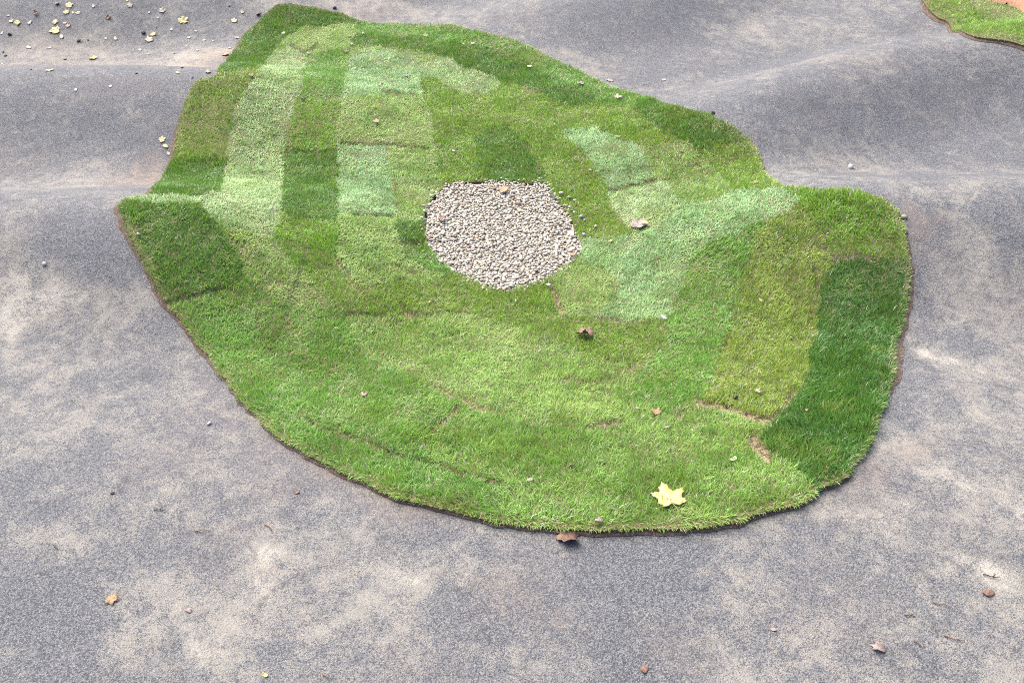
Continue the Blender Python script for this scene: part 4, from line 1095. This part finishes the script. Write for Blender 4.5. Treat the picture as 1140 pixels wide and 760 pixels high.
 (717,745,11,'scrap','brown','a',.5,G_AS,'reddish leaf bit near the bottom edge, right of centre'),
 (1104,642,18,'twig','dark','a',.3,G_TW,'dark twig just above the flat clod at lower right'),
 (1013,686,12,'twig','dark','a',.3,G_TW,'dark little twig above the crumpled taupe leaf'),
]
SHAPES = {'maple': outline_maple, 'oval': outline_oval, 'scrap': outline_scrap}
for i, (px, py, wpx, shp, colr, where, curl, grp, label) in enumerate(ITEMS):
    rg = np.random.default_rng(1000 + i)
    lift = {'a': .002, 't': MAT_T + .022, 'g': .045}[where]
    p = ground(px, py, lift)[0]
    dep = p[1] * CP - (p[2] - CAM_H) * SP
    far_k = (.62 if shp == 'lump' else .74) if py < 110 else 1.0
    if py < 260 and shp in SHAPES: curl = curl * .6
    half = max(.5 * wpx * far_k * dep / FPX, .005)
    name = KIND_NAME[shp]
    N = normal_at(p[0], p[1])
    if where == 't':
        N = N + rg.normal(0, .10, 3); N /= np.linalg.norm(N)
    yaw = rg.uniform(0, 6.28)
    if shp in SHAPES:
        ol = SHAPES[shp](rg)
        if label.startswith('big yellow'): yaw = R(12); N = normal_at(p[0], p[1])
        if 'mauve' in label: yaw = R(-35)
        v, f = leaf_geo(ol, half, curl, rg, thick=.0012)
        mat = LM[colr]
        if wpx >= 9 and shp == 'maple':
            root = bpy.data.objects.new(name, None); COL.objects.link(root); place(root, p, basis(N, yaw))
            np_mesh('leaf_blade', v, f, mat, root)
            s = half
            z0 = float(v[0, 2])
            y0 = float(v[1:1 + len(ol), 1].min()) * .4
            sv, sf = tube_geo([(0, -.02 * s, z0), (.03 * s, -.45 * s, z0 * .8 + .02 * s), (.10 * s, -.85 * s, .10 * s + .003), (.22 * s, -1.2 * s, .05 * s + .002)], [.024 * s, .022 * s, .020 * s, .028 * s])
            np_mesh('stem', sv, sf, M_STEM, root)
            if 'mauve' in label:
                ov, of = leaf_geo(outline_oval(rg, .7), half * .42, .3, rg)
                tip = np_mesh('leaf_tip', ov + np.array([half * .75, half * .45, half * .22]), of, LM['bigyellow'], root)
                tip['label'] = 'yellow tip of the leaf'
        else:
            root = np_mesh(name, v, f, mat); place(root, p, basis(N, yaw))
    elif shp == 'lump':
        n = ICO_V * (1 + .30 * np.sin(ICO_V @ rg.normal(0, 3.0, (3, 3)) + rg.uniform(0, 6, 3)))
        v = n * np.array([half, half * rg.uniform(.55, .85), half * (.25 + .45 * curl)]); v[:, 2] += half * (.15 + .25 * curl)
        root = np_mesh(name, v, [ICO_F], LM[colr], smooth=False); place(root, p, basis(N, yaw * .1))
    elif shp == 'stone':
        v = stone_shape(half * .85, rg); v[:, 2] += half * .35 - (.012 if where == 't' else 0)
        root = np_mesh(name, v, [ICO_F], {'white': M_WHITE}.get(colr, LM.get(colr))); place(root, p, basis(N, 0))
    elif shp == 'twig':
        k = np.linspace(-1, 1, 7)
        pts = np.column_stack([k * half, .12 * half * np.sin(k * 2.5 + rg.uniform(0, 6)) + rg.normal(0, .04 * half, 7), .0035 + .05 * half * (1 + np.sin(k * 3 + 1))])
        sv, sf = tube_geo(pts, np.linspace(.0026, .0012, 7))
        if colr == 'dark' and wpx > 10:
            bv, bf = tube_geo([pts[3], pts[3] + (.25 * half, .22 * half, .004), pts[3] + (.42 * half, .46 * half, .003)], [.0026, .002, .0012])
            bf = [b_ + len(sv) for b_ in bf]; sv = np.vstack([sv, bv]); sf = [np.vstack([sf[0], bf[0]]), np.vstack([sf[1], bf[1]])]
        root = np_mesh(name, sv, sf, LM[colr]); place(root, p, basis(N, R(-25) + rg.normal(0, .4)))
    elif shp == 'straw':
        sv, sf = tube_geo([(0, 0, -.02), (.004, -.006, .02), (.010, -.02, .055), (.014, -.04, .075)], [.0028, .0026, .0022, .001])
        root = np_mesh(name, sv, sf, LM[colr]); place(root, p, np.eye(3))
    tag(root, label, KIND_CAT[shp], grp)
